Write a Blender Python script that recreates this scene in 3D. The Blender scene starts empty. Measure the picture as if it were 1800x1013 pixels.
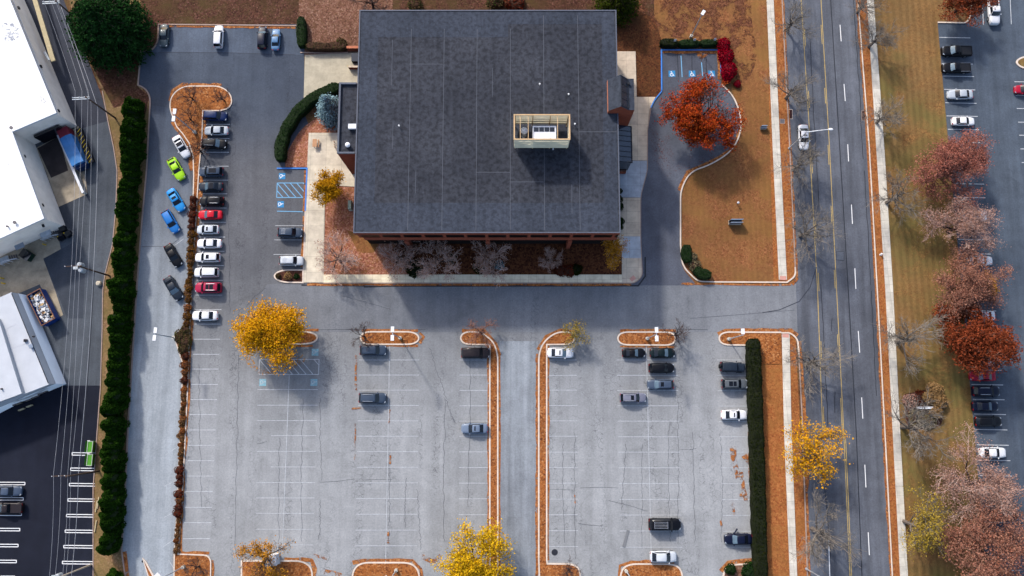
import bpy, math, random
from mathutils import Vector, Matrix
R = math.radians
PI = math.pi
sc = bpy.context.scene
COL = sc.collection
random.seed(11)

# ------------------------------------------------------------------ survey
# The place is set out from a plan: S() turns a position on the air photo
# into metres on a level plane at height h.
F, CX, CY, TILT, DIST = 1400.0, 900.0, 506.5, R(8.0), 145.8
CAM = Vector((0, -DIST * math.sin(TILT), DIST * math.cos(TILT)))
CT, ST = math.cos(TILT), math.sin(TILT)


def S(px, py, h=0.0):
    u, v = (px - CX) / F, (CY - py) / F
    dx, dy, dz = u, v * CT + ST, v * ST - CT
    t = (CAM.z - h) / -dz
    return (CAM.x + dx * t, CAM.y + dy * t)


def SL(pts, h=0.0):
    return [S(p[0], p[1], h) for p in pts]


# ------------------------------------------------------------------ tagging
def tag(o, label=None, cat=None, group=None, kind=None):
    if label: o['label'] = label
    if cat: o['category'] = cat
    if group: o['group'] = group
    if kind: o['kind'] = kind
    return o


def link(o, parent=None):
    COL.objects.link(o)
    if parent: o.parent = parent
    return o


def thing(name, loc=(0, 0, 0), rz=0.0, label=None, cat=None, group=None):
    o = bpy.data.objects.new(name, None)
    o.empty_display_size = 0.3
    o.location = loc
    o.rotation_euler = (0, 0, rz)
    link(o)
    return tag(o, label, cat, group)


KIDS = {}


def copy_tree(o, parent=None):
    c = o.copy()
    link(c, parent)
    for ch in list(o.children):
        copy_tree(ch, c)
    return c


# ------------------------------------------------------------------ mesh builder
class MB:
    def __init__(s):
        s.v, s.f, s.m, s.s = [], [], [], []
        s.mat = 0
        s.sm = False

    def face(s, idx):
        s.f.append(idx); s.m.append(s.mat); s.s.append(s.sm)

    def quad(s, a, b, c, d):
        n = len(s.v)
        s.v += [a, b, c, d]
        s.face((n, n + 1, n + 2, n + 3))

    def poly(s, pts, z):
        n = len(s.v)
        pts = ccw(pts)
        s.v += [(p[0], p[1], z) for p in pts]
        s.face(tuple(range(n, n + len(pts))))

    def prism(s, pts, z0, z1, top=True, bottom=False):
        pts = ccw(pts)
        n, k = len(s.v), len(pts)
        s.v += [(p[0], p[1], z0) for p in pts] + [(p[0], p[1], z1) for p in pts]
        for i in range(k):
            j = (i + 1) % k
            s.face((n + i, n + j, n + k + j, n + k + i))
        if top: s.face(tuple(range(n + k, n + 2 * k)))
        if bottom: s.face(tuple(reversed(range(n, n + k))))

    def box(s, x0, x1, y0, y1, z0, z1):
        s.prism([(x0, y0), (x1, y0), (x1, y1), (x0, y1)], z0, z1, True, True)

    def obox(s, c, size, rz=0.0, z0=0.0):
        cx, cy = c
        a, b = size[0] / 2, size[1] / 2
        co, si = math.cos(rz), math.sin(rz)
        s.prism([(cx + x * co - y * si, cy + x * si + y * co) for x, y in ((-a, -b), (a, -b), (a, b), (-a, b))], z0, z0 + size[2], True, True)

    def tube(s, pts, radii, n=5, cap=True):
        pts = [Vector(p) for p in pts]
        if not isinstance(radii, (list, tuple)): radii = [radii] * len(pts)
        base = len(s.v)
        for i, p in enumerate(pts):
            d = (pts[min(i + 1, len(pts) - 1)] - pts[max(i - 1, 0)])
            if d.length < 1e-6: d = Vector((0, 0, 1))
            d.normalize()
            a = d.orthogonal().normalized()
            b = d.cross(a)
            for k in range(n):
                t = 2 * PI * k / n
                q = p + (a * math.cos(t) + b * math.sin(t)) * radii[i]
                s.v.append((q.x, q.y, q.z))
        for i in range(len(pts) - 1):
            for k in range(n):
                k2 = (k + 1) % n
                s.face((base + i * n + k, base + i * n + k2, base + (i + 1) * n + k2, base + (i + 1) * n + k))
        if cap:
            s.face(tuple(reversed(range(base, base + n))))
            e = base + (len(pts) - 1) * n
            s.face(tuple(range(e, e + n)))

    def ribbon(s, pts, w, z0, z1=None, closed=False):
        """strip of width w along a plan polyline; with z1 a raised bar"""
        pts = [Vector((p[0], p[1])) for p in pts]
        pts = [p for i, p in enumerate(pts) if i == 0 or (p - pts[i - 1]).length > 1e-3]
        n = len(pts)
        L, Rr = [], []
        for i in range(n):
            if closed:
                a, b = pts[i - 1], pts[(i + 1) % n]
            else:
                a, b = pts[max(i - 1, 0)], pts[min(i + 1, n - 1)]
            d1 = (pts[i] - a).normalized() if (pts[i] - a).length > 1e-6 else (b - pts[i]).normalized()
            d2 = (b - pts[i]).normalized() if (b - pts[i]).length > 1e-6 else d1
            t = (d1 + d2)
            t = t.normalized() if t.length > 1e-6 else d1
            nn = Vector((-t.y, t.x))
            c = max(0.5, abs(nn.dot(Vector((-d1.y, d1.x)))))
            o = nn * (w / 2 / c)
            L.append(pts[i] + o); Rr.append(pts[i] - o)
        rng = range(n if closed else n - 1)
        top = z0 if z1 is None else z1
        b0 = len(s.v)
        for p, q in zip(L, Rr):
            s.v += [(p.x, p.y, top), (q.x, q.y, top)]
        for i in rng:
            j = (i + 1) % n
            s.face((b0 + 2 * i, b0 + 2 * i + 1, b0 + 2 * j + 1, b0 + 2 * j))
        if z1 is not None:
            b1 = len(s.v)
            for p, q in zip(L, Rr):
                s.v += [(p.x, p.y, z0), (q.x, q.y, z0)]
            for i in rng:
                j = (i + 1) % n
                s.face((b1 + 2 * i, b0 + 2 * i, b0 + 2 * j, b1 + 2 * j))
                s.face((b1 + 2 * j + 1, b0 + 2 * j + 1, b0 + 2 * i + 1, b1 + 2 * i + 1))
            if not closed:
                s.face((b1, b1 + 1, b0 + 1, b0))
                e = 2 * (n - 1)
                s.face((b1 + e + 1, b1 + e, b0 + e, b0 + e + 1))

    def ellipsoid(s, c, r, nu=10, nv=6, jit=0.0, zmin=-1.0):
        base = len(s.v)
        for j in range(nv + 1):
            ph = -PI / 2 + PI * j / nv
            for i in range(nu):
                th = 2 * PI * i / nu
                k = 1 + random.uniform(-jit, jit)
                z = max(zmin, math.sin(ph))
                s.v.append((c[0] + r[0] * k * math.cos(ph) * math.cos(th), c[1] + r[1] * k * math.cos(ph) * math.sin(th), c[2] + r[2] * k * z))
        for j in range(nv):
            for i in range(nu):
                i2 = (i + 1) % nu
                s.face((base + j * nu + i, base + j * nu + i2, base + (j + 1) * nu + i2, base + (j + 1) * nu + i))

    def disc(s, c, r, z, n=16):
        s.poly([(c[0] + r * math.cos(2 * PI * k / n), c[1] + r * math.sin(2 * PI * k / n)) for k in range(n)], z)

    def cyl(s, c, r, z0, z1, n=14, r1=None):
        r1 = r if r1 is None else r1
        s.tube([(c[0], c[1], z0), (c[0], c[1], z1)], [r, r1], n)

    def mesh(s, name, mats):
        me = bpy.data.meshes.new(name)
        me.from_pydata(s.v, [], s.f)
        for m in (mats if isinstance(mats, (list, tuple)) else [mats]):
            me.materials.append(m)
        if any(s.m): me.polygons.foreach_set('material_index', s.m)
        if any(s.s): me.polygons.foreach_set('use_smooth', s.s)
        me.update()
        return me

    def build(s, name, mats, parent=None):
        o = bpy.data.objects.new(name, s.mesh(name, mats))
        return link(o, parent)


def ccw(pts):
    a = 0
    for i in range(len(pts)):
        p, q = pts[i - 1], pts[i]
        a += p[0] * q[1] - q[0] * p[1]
    return list(pts) if a > 0 else list(reversed(pts))


def rnd(pts, closed=True, seg=6):
    """plan polyline; a third value on a point rounds that corner"""
    out, n = [], len(pts)
    for i, p in enumerate(pts):
        r = p[2] if len(p) > 2 else 0
        if not r or (not closed and i in (0, n - 1)):
            out.append((p[0], p[1])); continue
        c = Vector(p[:2])
        a, b = Vector(pts[i - 1][:2]), Vector(pts[(i + 1) % n][:2])
        ra, rb = min(r, (a - c).length * .5), min(r, (b - c).length * .5)
        pa, pb = c + (a - c).normalized() * ra, c + (b - c).normalized() * rb
        for k in range(seg + 1):
            t = k / seg
            q = pa * (1 - t) ** 2 + c * 2 * t * (1 - t) + pb * t * t
            # pull towards a true arc
            out.append((q.x, q.y))
    return out


def struct(name, mb, mats, kind='structure'):
    o = mb.build(name, mats)
    o['kind'] = kind
    return o


# ------------------------------------------------------------------ materials
def lin(c):
    c /= 255.0
    return c / 12.92 if c <= 0.04045 else ((c + 0.055) / 1.055) ** 2.4


EXPO = 2.3      # brightness a sunlit level surface gets in the picture per unit of albedo


def T(r, g, b, k=1.0):
    return tuple(min(0.9, lin(x) / EXPO * k) for x in (r, g, b)) + (1.0,)


class NT:
    def __init__(s, name):
        s.m = bpy.data.materials.new(name)
        s.m.use_nodes = True
        s.t = s.m.node_tree
        s.n, s.l = s.t.nodes, s.t.links
        s.bsdf = s.n['Principled BSDF']
        s.out = s.n['Material Output']
        s.co = None

    def new(s, typ, **kw):
        n = s.n.new(typ)
        for k, v in kw.items(): setattr(n, k, v)
        return n

    def coord(s, scale=(1, 1, 1), rot=(0, 0, 0)):
        if s.co is None:
            s.co = s.new('ShaderNodeTexCoord')
        if scale == (1, 1, 1) and rot == (0, 0, 0):
            return s.co.outputs['Object']
        m = s.new('ShaderNodeMapping')
        m.inputs['Scale'].default_value = scale
        m.inputs['Rotation'].default_value = rot
        s.l.new(s.co.outputs['Object'], m.inputs[0])
        return m.outputs[0]

    def noise(s, scale, detail=3, rough=.55, vec=None, dist=0.0):
        n = s.new('ShaderNodeTexNoise')
        n.inputs['Scale'].default_value = scale
        n.inputs['Detail'].default_value = detail
        n.inputs['Roughness'].default_value = rough
        n.inputs['Distortion'].default_value = dist
        s.l.new(vec if vec is not None else s.coord(), n.inputs['Vector'])
        return n.outputs[0]

    def vor(s, scale, feature='F1', vec=None, out=0):
        n = s.new('ShaderNodeTexVoronoi', feature=feature)
        n.inputs['Scale'].default_value = scale
        s.l.new(vec if vec is not None else s.coord(), n.inputs['Vector'])
        return n.outputs[out]

    def ramp(s, fac, stops, interp='LINEAR'):
        n = s.new('ShaderNodeValToRGB')
        cr = n.color_ramp
        cr.interpolation = interp
        while len(cr.elements) < len(stops): cr.elements.new(0.5)
        for e, (p, c) in zip(cr.elements, stops):
            e.position = p
            e.color = c if isinstance(c, tuple) else (c, c, c, 1)
        s.l.new(fac, n.inputs[0])
        return n.outputs[0]

    def mix(s, fac, a, b, mode='MIX'):
        n = s.new('ShaderNodeMix', data_type='RGBA', blend_type=mode)
        for sock, val in ((n.inputs[0], fac), (n.inputs[6], a), (n.inputs[7], b)):
            if isinstance(val, bpy.types.NodeSocket): s.l.new(val, sock)
            elif isinstance(val, (int, float)): sock.default_value = val if sock == n.inputs[0] else (val, val, val, 1)
            else: sock.default_value = val
        return n.outputs[2]

    def math(s, op, a, b=None):
        n = s.new('ShaderNodeMath', operation=op)
        for sock, val in ((n.inputs[0], a), (n.inputs[1], b)):
            if val is None: continue
            if isinstance(val, bpy.types.NodeSocket): s.l.new(val, sock)
            else: sock.default_value = val
        return n.outputs[0]

    def sep(s, vec, i):
        n = s.new('ShaderNodeSeparateXYZ')
        s.l.new(vec, n.inputs[0])
        return n.outputs[i]

    def done(s, color=None, rough=.9, metal=0.0, coat=0.0, spec=None, bump=None, bstr=.3, bdist=.05):
        b = s.bsdf
        if color is not None:
            if isinstance(color, bpy.types.NodeSocket): s.l.new(color, b.inputs['Base Color'])
            else: b.inputs['Base Color'].default_value = color
        if isinstance(rough, bpy.types.NodeSocket): s.l.new(rough, b.inputs['Roughness'])
        else: b.inputs['Roughness'].default_value = rough
        b.inputs['Metallic'].default_value = metal
        b.inputs['Coat Weight'].default_value = coat
        b.inputs['Coat Roughness'].default_value = .08
        b.inputs['Specular IOR Level'].default_value = .15 if spec is None else spec
        if bump is not None:
            n = s.new('ShaderNodeBump')
            n.inputs['Strength'].default_value = bstr
            n.inputs['Distance'].default_value = bdist
            s.l.new(bump, n.inputs['Height'])
            s.l.new(n.outputs[0], b.inputs['Normal'])
        return s.m


def simple(name, c, rough=.6, metal=0.0, coat=0.0, var=.12, scale=1.5, spec=None):
    """a material with a little unevenness"""
    t = NT(name)
    n = t.noise(scale, 4, .6)
    lo = tuple(x * (1 - var) for x in c[:3]) + (1,)
    hi = tuple(min(.95, x * (1 + var)) for x in c[:3]) + (1,)
    return t.done(t.ramp(n, [(.3, lo), (.7, hi)]), rough, metal, coat, spec)


def asphalt(name, c_lo, c_hi, crack=.5, streak=.3, shade_bands=None, scale=1.0, rough=.9, agg=.18, mott=.55):
    t = NT(name)
    big = t.noise(.035 * scale, 4, .6)
    col = t.ramp(big, [(.32, c_lo), (.68, c_hi)])
    for shade_band in (shade_bands or []):     # vignette and cloud shading put into the colour, lifting from y0 to y1 (metres north), edge broken by noise
        y0, y1, c2lo, c2hi = shade_band
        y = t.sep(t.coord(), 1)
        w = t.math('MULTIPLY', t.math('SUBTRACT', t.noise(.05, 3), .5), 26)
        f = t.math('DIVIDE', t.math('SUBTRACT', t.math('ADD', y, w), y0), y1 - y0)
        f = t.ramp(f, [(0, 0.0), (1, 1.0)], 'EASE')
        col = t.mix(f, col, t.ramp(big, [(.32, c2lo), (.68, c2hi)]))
    mid = t.noise(.35, 5, .65)
    col = t.mix(mott, col, t.ramp(mid, [(.3, .72), (.7, 1.25)]), 'MULTIPLY')
    # wear and tyre streaks along the lanes
    st = t.noise(1, 4, .6, t.coord((.55, .03, 1)))
    col = t.mix(streak, col, t.ramp(st, [(.35, .55), (.65, 1.35)]), 'MULTIPLY')
    # stone in the surface
    fine = t.noise(3.2, 3, .8)
    col = t.mix(agg, col, t.ramp(fine, [(.35, .3), (.65, 1.6)]), 'MULTIPLY')
    # oil and damp patches
    pt = t.noise(.16, 5, .7, None, .6)
    col = t.mix(.35, col, t.ramp(pt, [(.28, .45), (.42, 1.0)]), 'MULTIPLY')
    if crack > 0:
        wv = t.new('ShaderNodeVectorMath', operation='ADD')
        nz = t.new('ShaderNodeTexNoise'); nz.inputs['Scale'].default_value = .6; nz.inputs['Detail'].default_value = 4
        t.l.new(t.coord(), nz.inputs['Vector'])
        sc_ = t.new('ShaderNodeVectorMath', operation='SCALE'); sc_.inputs['Scale'].default_value = 2.4
        t.l.new(nz.outputs[1], sc_.inputs[0])
        t.l.new(t.coord(), wv.inputs[0]); t.l.new(sc_.outputs[0], wv.inputs[1])
        for scl, msk, thr, wdt, amt in ((.13, .05, .52, .008, .45), (.95, .16, .55, .05, .75)):
            e = t.vor(scl, 'DISTANCE_TO_EDGE', wv.outputs[0])
            line = t.ramp(e, [(wdt * .3, 1.0), (wdt, 0.0)])
            m2 = t.ramp(t.noise(1, 3, .6, t.coord((msk * 2.2, msk * .28, 1))), [(thr - .03, 0.0), (thr + .08, 1.0)])
            f = t.math('MULTIPLY', t.math('MULTIPLY', line, m2), crack * amt)
            col = t.mix(f, col, T(52, 54, 62))
    return t.done(col, rough, spec=.08, bump=fine, bstr=.25, bdist=.02)


def litter(name, cols, base, cover=.75, stripes=None, scale=4.2, big=None):
    """leaf litter over grass: voronoi cells coloured leaf by leaf; stripes = mown bands"""
    t = NT(name)
    v = t.vor(scale, 'F1', None, 1)
    leaf = t.ramp(t.sep(v, 0), [(i / max(1, len(cols) - 1), c) for i, c in enumerate(cols)])
    g = t.noise(1.8, 5, .7)
    b0, b1 = base
    grass = t.ramp(g, [(.3, b0), (.7, b1)])
    if big:
        grass = t.mix(t.ramp(t.noise(.07, 4, .6), [(.42, 0.0), (.62, 1.0)]), grass, big)
    if stripes:
        ang, wl, amt = stripes
        w = t.new('ShaderNodeTexWave', wave_type='BANDS', bands_direction='X')
        w.inputs['Scale'].default_value = wl
        w.inputs['Distortion'].default_value = 5.0
        w.inputs['Detail'].default_value = 3
        w.inputs['Detail Scale'].default_value = .5
        t.l.new(t.coord((1, .12, 1), (0, 0, ang)), w.inputs['Vector'])
        grass = t.mix(amt, grass, t.ramp(w.outputs[1], [(.2, .62), (.8, 1.45)]), 'MULTIPLY')
        leaf = t.mix(amt * .6, leaf, t.ramp(w.outputs[1], [(.2, .7), (.8, 1.3)]), 'MULTIPLY')
    cov = t.noise(.22, 6, .72, None, .4)
    f = t.ramp(cov, [(max(0, .62 - cover * .42), 0.0), (min(1, .86 - cover * .42), 1.0)])
    f = t.math('MULTIPLY', f, t.ramp(t.sep(v, 1), [(.1, 0.35), (.4, 1.0)]))
    col = t.mix(f, grass, leaf)
    col = t.mix(.5, col, t.ramp(t.noise(.12, 4, .6), [(.3, .66), (.7, 1.3)]), 'MULTIPLY')
    return t.done(col, .95, spec=.1, bump=g, bstr=.6, bdist=.08)


def concrete(name, c, joint=1.5, rot=0.0, dark=.55, var=.22, jw=.025):
    t = NT(name)
    n = t.noise(.4, 6, .65)
    col = t.ramp(n, [(.3, tuple(x * (1 - var) for x in c[:3]) + (1,)), (.7, tuple(min(.92, x * (1 + var)) for x in c[:3]) + (1,))])
    if joint:
        br = t.new('ShaderNodeTexBrick')
        br.offset = 0.0
        br.inputs['Scale'].default_value = 1.0
        br.inputs['Brick Width'].default_value = joint
        br.inputs['Row Height'].default_value = joint
        br.inputs['Mortar Size'].default_value = jw
        br.inputs['Color1'].default_value = (1, 1, 1, 1)
        br.inputs['Color2'].default_value = (.86, .86, .88, 1)
        br.inputs['Mortar'].default_value = (dark, dark, dark, 1)
        t.l.new(t.coord((1, 1, 1), (0, 0, rot)), br.inputs['Vector'])
        col = t.mix(1.0, col, br.outputs[0], 'MULTIPLY')
    st = t.noise(1.3, 5, .7)
    col = t.mix(.3, col, t.ramp(st, [(.3, .6), (.6, 1.15)]), 'MULTIPLY')
    return t.done(col, .88, spec=.25)


def leafmat(name, cols, trans=.3, clump=.35):
    """foliage: colour per leaf and per clump"""
    t = NT(name)
    gi = t.new('ShaderNodeNewGeometry')
    n = t.noise(clump, 3, .6)
    f = t.math('ADD', t.math('MULTIPLY', gi.outputs['Random Per Island'], .55), t.math('MULTIPLY', t.math('SUBTRACT', n, .27), 1.0))
    col = t.ramp(f, [(i / (len(cols) - 1), c) for i, c in enumerate(cols)])
    d = t.new('ShaderNodeBsdfDiffuse')
    tr = t.new('ShaderNodeBsdfTranslucent')
    mx = t.new('ShaderNodeMixShader')
    mx.inputs[0].default_value = trans
    t.l.new(col, d.inputs[0]); t.l.new(col, tr.inputs[0])
    t.l.new(d.outputs[0], mx.inputs[1]); t.l.new(tr.outputs[0], mx.inputs[2])
    t.l.new(mx.outputs[0], t.out.inputs[0])
    return t.m


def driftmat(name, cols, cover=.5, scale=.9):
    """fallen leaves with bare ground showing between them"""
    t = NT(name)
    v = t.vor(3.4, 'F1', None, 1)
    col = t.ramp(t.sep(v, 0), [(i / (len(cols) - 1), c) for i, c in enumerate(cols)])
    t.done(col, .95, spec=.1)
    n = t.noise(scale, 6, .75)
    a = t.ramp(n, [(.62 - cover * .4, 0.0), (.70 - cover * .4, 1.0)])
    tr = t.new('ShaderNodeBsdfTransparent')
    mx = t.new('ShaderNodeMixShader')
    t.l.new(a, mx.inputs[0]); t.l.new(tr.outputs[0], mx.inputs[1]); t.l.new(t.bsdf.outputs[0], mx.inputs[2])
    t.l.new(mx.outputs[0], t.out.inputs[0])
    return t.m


def paintmark(name, c, wear=.35, under=None):
    t = NT(name)
    n = t.noise(1.6, 5, .75)
    f = t.ramp(n, [(.38, wear), (.66, wear * .15)])
    return t.done(t.mix(f, c, under or T(130, 132, 138)), .8, spec=.2)


M = {}
# paving
M['lot'] = asphalt('lot_asphalt', T(66, 74, 89), T(88, 97, 111), .6, .2, [(44, 14, T(92, 94, 100), T(110, 111, 116)), (16, -34, T(152, 154, 157), T(174, 176, 179))], mott=.38)  # darker north end is shading painted into the asphalt
M['lot_north'] = asphalt('north_asphalt', T(78, 88, 104), T(98, 108, 124), .25, .25)
M['lane'] = asphalt('lane_asphalt', T(66, 75, 92), T(88, 98, 114), .15, .4, [(44, 16, T(96, 103, 115), T(124, 131, 141)), (22, -18, T(160, 168, 176), T(180, 187, 194))], mott=.35)  # same painted shading towards the north as the lot
M['drive'] = asphalt('drive_asphalt', T(114, 117, 124), T(140, 143, 149), .4, .2, mott=.4)
M['spine'] = asphalt('spine_asphalt', T(132, 137, 145), T(158, 164, 171), .2, .5)
M['loop'] = asphalt('loop_asphalt', T(84, 88, 100), T(112, 116, 128), .35, .2)
M['road'] = asphalt('road_asphalt', T(90, 94, 104), T(112, 116, 126), .35, .55)
M['east_lot'] = asphalt('east_asphalt', T(74, 84, 98), T(95, 105, 118), .12, .35)
M['alley'] = asphalt('alley_asphalt', T(78, 84, 93), T(102, 108, 116), .4, .35)
M['alley_dark'] = asphalt('alley_dark_asphalt', T(60, 63, 73), T(74, 78, 90), .1, .2)
M['new'] = asphalt('new_asphalt', T(28, 31, 44), T(40, 44, 58), 0, .15, agg=.1)
M['mid_dark'] = asphalt('stained_asphalt', T(60, 66, 77), T(86, 92, 102), .2, .3)
M['seal'] = simple('crack_sealer', T(44, 47, 56), .7)
M['tar'] = simple('tar_line', T(60, 63, 74), .8)
M['walk'] = concrete('walk_concrete', T(196, 190, 178, 1.35), 1.5, R(-3))
M['walk_front'] = concrete('front_walk_concrete', T(214, 200, 172, 1.55), 1.5, 0)
M['walk_west'] = concrete('patio_concrete', T(226, 214, 192), 2.9, 0)
M['walk_east'] = concrete('plaza_concrete', T(184, 168, 148, 1.6), 2.1, R(1))
M['walk_new'] = concrete('slab_concrete', T(172, 178, 186, 1.3), 2.4, 0)
M['pad'] = concrete('pad_concrete', T(200, 190, 166), 4.0, R(2), .8, .2)
M['dockpad'] = concrete('dock_concrete', T(172, 158, 136, 1.15), 6.0, R(25), .7, .35)
M['dockdark'] = concrete('stained_dock_concrete', T(60, 52, 52), 0, 0, .7, .5)
M['kerb'] = concrete('kerb_concrete', T(232, 214, 198), 0, 0, .8, .12)
M['kerb_dull'] = concrete('old_kerb_concrete', T(176, 152, 140), 0, 0, .8, .2)
M['kerb_blue'] = simple('blue_kerb_paint', T(70, 140, 226), .7)
M['pinkpad'] = simple('pink_tactile_paving', T(216, 160, 146), .8)
# ground
OR = [T(104, 58, 36), T(150, 90, 48), T(182, 116, 66), T(136, 78, 42), T(200, 142, 92)]
BR = [T(70, 38, 28), T(112, 66, 48), T(150, 100, 76), T(92, 52, 36), T(178, 132, 106)]
M['ground'] = litter('ground_grass', BR, (T(92, 74, 46), T(128, 98, 60)), .5)
M['litter_north'] = litter('north_leaf_litter', [T(52, 28, 22), T(78, 47, 36), T(104, 67, 54), T(66, 38, 28), T(124, 86, 74)], (T(66, 47, 30), T(86, 63, 38)), .7, big=T(86, 70, 40))
M['litter_pale'] = litter('pale_leaf_litter', [T(84, 52, 42), T(120, 82, 66), T(146, 108, 90), T(102, 64, 50), T(164, 128, 110)], (T(96, 70, 48), T(120, 86, 58)), 1.0)
M['litter_dark'] = litter('dark_leaf_litter', [T(60, 30, 20), T(92, 50, 30), T(120, 74, 44), T(76, 40, 26)], (T(76, 50, 30), T(96, 64, 36)), .7)
M['litter_front'] = litter('front_leaf_litter', [T(130, 72, 56), T(164, 104, 82), T(190, 130, 106), T(146, 86, 66), T(204, 152, 130)], (T(140, 96, 52), T(160, 112, 64)), 1.0)
M['lawn_west'] = litter('office_lawn', [T(108, 60, 38), T(140, 86, 54), T(168, 112, 74), T(122, 70, 44)], (T(122, 84, 50), T(148, 104, 62)), .5, (R(-3), .3, .10), big=T(142, 102, 56))
M['verge'] = litter('orange_verge', [T(138, 76, 42), T(166, 98, 54), T(190, 124, 72), T(150, 84, 44)], (T(146, 96, 50), T(170, 114, 62)), .8)
M['lawn_east'] = litter('striped_lawn', [T(112, 76, 44), T(140, 100, 60), T(160, 120, 72)], (T(116, 88, 52), T(144, 112, 72)), .42, (R(-3.5), .26, .24), big=T(116, 102, 58))
M['bank'] = litter('grass_bank', [T(120, 90, 64), T(150, 116, 86), T(174, 140, 108)], (T(108, 94, 56), T(140, 116, 76)), .5)
M['island'] = litter('island_leaves', OR, (T(150, 88, 40), T(178, 106, 50)), 1.0)
M['mulch'] = litter('shrub_mulch', [T(60, 36, 30), T(88, 54, 44), T(112, 72, 56)], (T(70, 44, 36), T(94, 60, 46)), .8)
M['lawn_mid'] = driftmat('brown_lawn_patch', [T(80, 46, 32), T(106, 64, 44), T(132, 86, 60), T(92, 56, 38)], .36, .3)
M['litter_shade'] = driftmat('litter_painted_shade', [T(60, 30, 20), T(92, 50, 30), T(116, 70, 42), T(76, 40, 26)], .8, .3)
M['drift'] = driftmat('leaf_drift', OR[1:], .62)
M['drift_thin'] = driftmat('thin_leaf_drift', OR[1:], .38)
M['drift_yellow'] = driftmat('yellow_leaf_drift', [T(190, 130, 50), T(206, 146, 60), T(180, 116, 56)], .26, 2.2)
M['oil'] = driftmat('oil_marks', [T(120, 123, 128), T(130, 132, 136), T(125, 127, 132)], .8, .6)
M['grime'] = driftmat('roof_grime', [T(190, 194, 204), T(160, 164, 176), T(205, 208, 214)], .3, 2.2)
M["drift_red"] = driftmat("red_leaf_scatter", [T(128, 60, 50), T(160, 84, 64), T(150, 110, 96)], .12, 3.0)
# paint
M['white'] = paintmark('white_paint', T(220, 224, 230), .6, T(150, 153, 158))
M['white_worn'] = paintmark('worn_white_paint', T(214, 218, 224), .9, T(172, 177, 183))
M['white_new'] = paintmark('fresh_white_paint', T(250, 250, 252), .05)
M['yellow'] = paintmark('yellow_paint', T(222, 186, 92), .45)
M['blue_line'] = paintmark('blue_line_paint', T(120, 190, 236), .3)
M['blue_sq'] = paintmark('blue_square_paint', T(36, 140, 200), .1)
M['blue_worn'] = paintmark('worn_blue_paint', T(142, 202, 218), .5)
# ================================================================== SETTING
def sheet(name, pts, z, mat, kind='structure'):
    b = MB(); b.poly(SL(pts), z)
    return struct(name, b, M[mat], kind)


g = MB(); g.poly([(-2500, -2500), (2500, -2500), (2500, 2500), (-2500, 2500)], 0.0)
struct('ground', g, M['ground'])

# --- lawns and litter beds
sheet('lawn_north', [(205, -60), (1360, -60), (1360, 60), (1130, 100), (1130, 90), (540, 97), (520, 46), (279, 46), (240, 160), (205, 150)], .006, 'litter_north')
sheet('lawn_north_leaves', rnd([(528, -60, 20), (690, -60), (690, 98), (530, 98), (524, 40, 20)]), .010, 'litter_pale')
sheet('lawn_tower', rnd([(1085, 10), (1150, 30, 20), (1164, 75), (1165, 160), (1150, 172), (1085, 172)]), .016, 'litter_dark')
sheet('lawn_brown', rnd([(1085, -60), (1330, -60), (1318, 20, 30), (1335, 110, 40), (1300, 160, 30), (1262, 75, 20), (1160, 64), (1085, 64)]), .0135, 'lawn_mid', 'stuff')
sheet('lawn_office', [(1150, -60), (1352, -60), (1362, 130), (1385, 500), (1190, 500), (1190, 330), (1300, 220), (1270, 80), (1150, 80)], .011, 'lawn_west')
sheet('verge_west', [(1352, -60), (1376, -60), (1386, 220), (1399, 500), (1360, 500), (1352, 200)], .015, 'verge')
sheet('verge_south', [(1312, 582), (1398, 582), (1422, 1060), (1335, 1060)], .012, 'verge')
sheet('verge_east', [(1504, -60), (1530, -60), (1600, 1060), (1566, 1060)], .012, 'verge')
sheet('lawn_east', [(1522, -60), (1720, -60), (1660, 40), (1650, 44), (1672, 240), (1716, 760), (1742, 1060), (1592, 1060)], .015, 'lawn_east')
sheet('bank_west', [(105, -60), (230, -60), (270, 90), (250, 160), (268, 190), (245, 510), (216, 960), (226, 1060), (160, 1060), (170, 760), (183, 490), (207, 300), (200, 250), (180, 160), (140, 70)], .008, 'bank')
sheet('bank_litter', rnd([(140, 70), (275, 40), (275, 90), (246, 100), (240, 150), (262, 170), (250, 230), (236, 180), (200, 190), (184, 160)]), .012, 'litter_north')

# --- paving
KL = [(279, 43), (278, 74, 10), (269, 88, 6), (248, 90), (243, 150), (256, 156, 8), (265, 172, 12), (262, 220), (258, 300), (249, 400), (241, 505), (235, 600), (226, 740), (219, 890), (214, 965), (218, 995), (228, 1060)]
lotpoly = KL + [(1290, 1060), (1325, 1000), (1320, 740), (1312, 604), (1310, 580), (1398, 580), (1398, 502), (1128, 500), (1128, 420), (620, 420), (535, 200), (535, 43)]
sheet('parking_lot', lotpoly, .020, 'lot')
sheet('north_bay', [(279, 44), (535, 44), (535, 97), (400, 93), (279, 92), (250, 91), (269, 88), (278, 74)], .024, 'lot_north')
sheet('west_lane', KL[6:] + [(360, 1060), (300, 1000), (307, 940), (318, 750), (324, 630), (331, 530), (337, 440), (340, 350), (330, 280), (308, 220), (297, 190), (265, 185)], .028, 'lane')
sheet('cross_drive', [(470, 500), (1128, 500), (1150, 470), (1196, 480), (1210, 500), (1399, 499), (1402, 584), (1030, 584), (560, 584), (430, 560)], .024, 'drive')
sheet('spine_drive', [(878, 600), (945, 600), (946, 1060), (876, 1060)], .028, 'spine')
loop = rnd([(1163, 88), (1264, 88), (1268, 148), (1290, 170, 20), (1306, 215, 30), (1292, 262, 30), (1250, 290, 30), (1212, 302, 20), (1196, 335, 15), (1196, 430), (1198, 470, 14), (1225, 502, 10), (1110, 502), (1128, 480), (1126, 420), (1126, 345), (1138, 300, 10), (1138, 230), (1144, 190, 10), (1163, 160, 6)])
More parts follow.
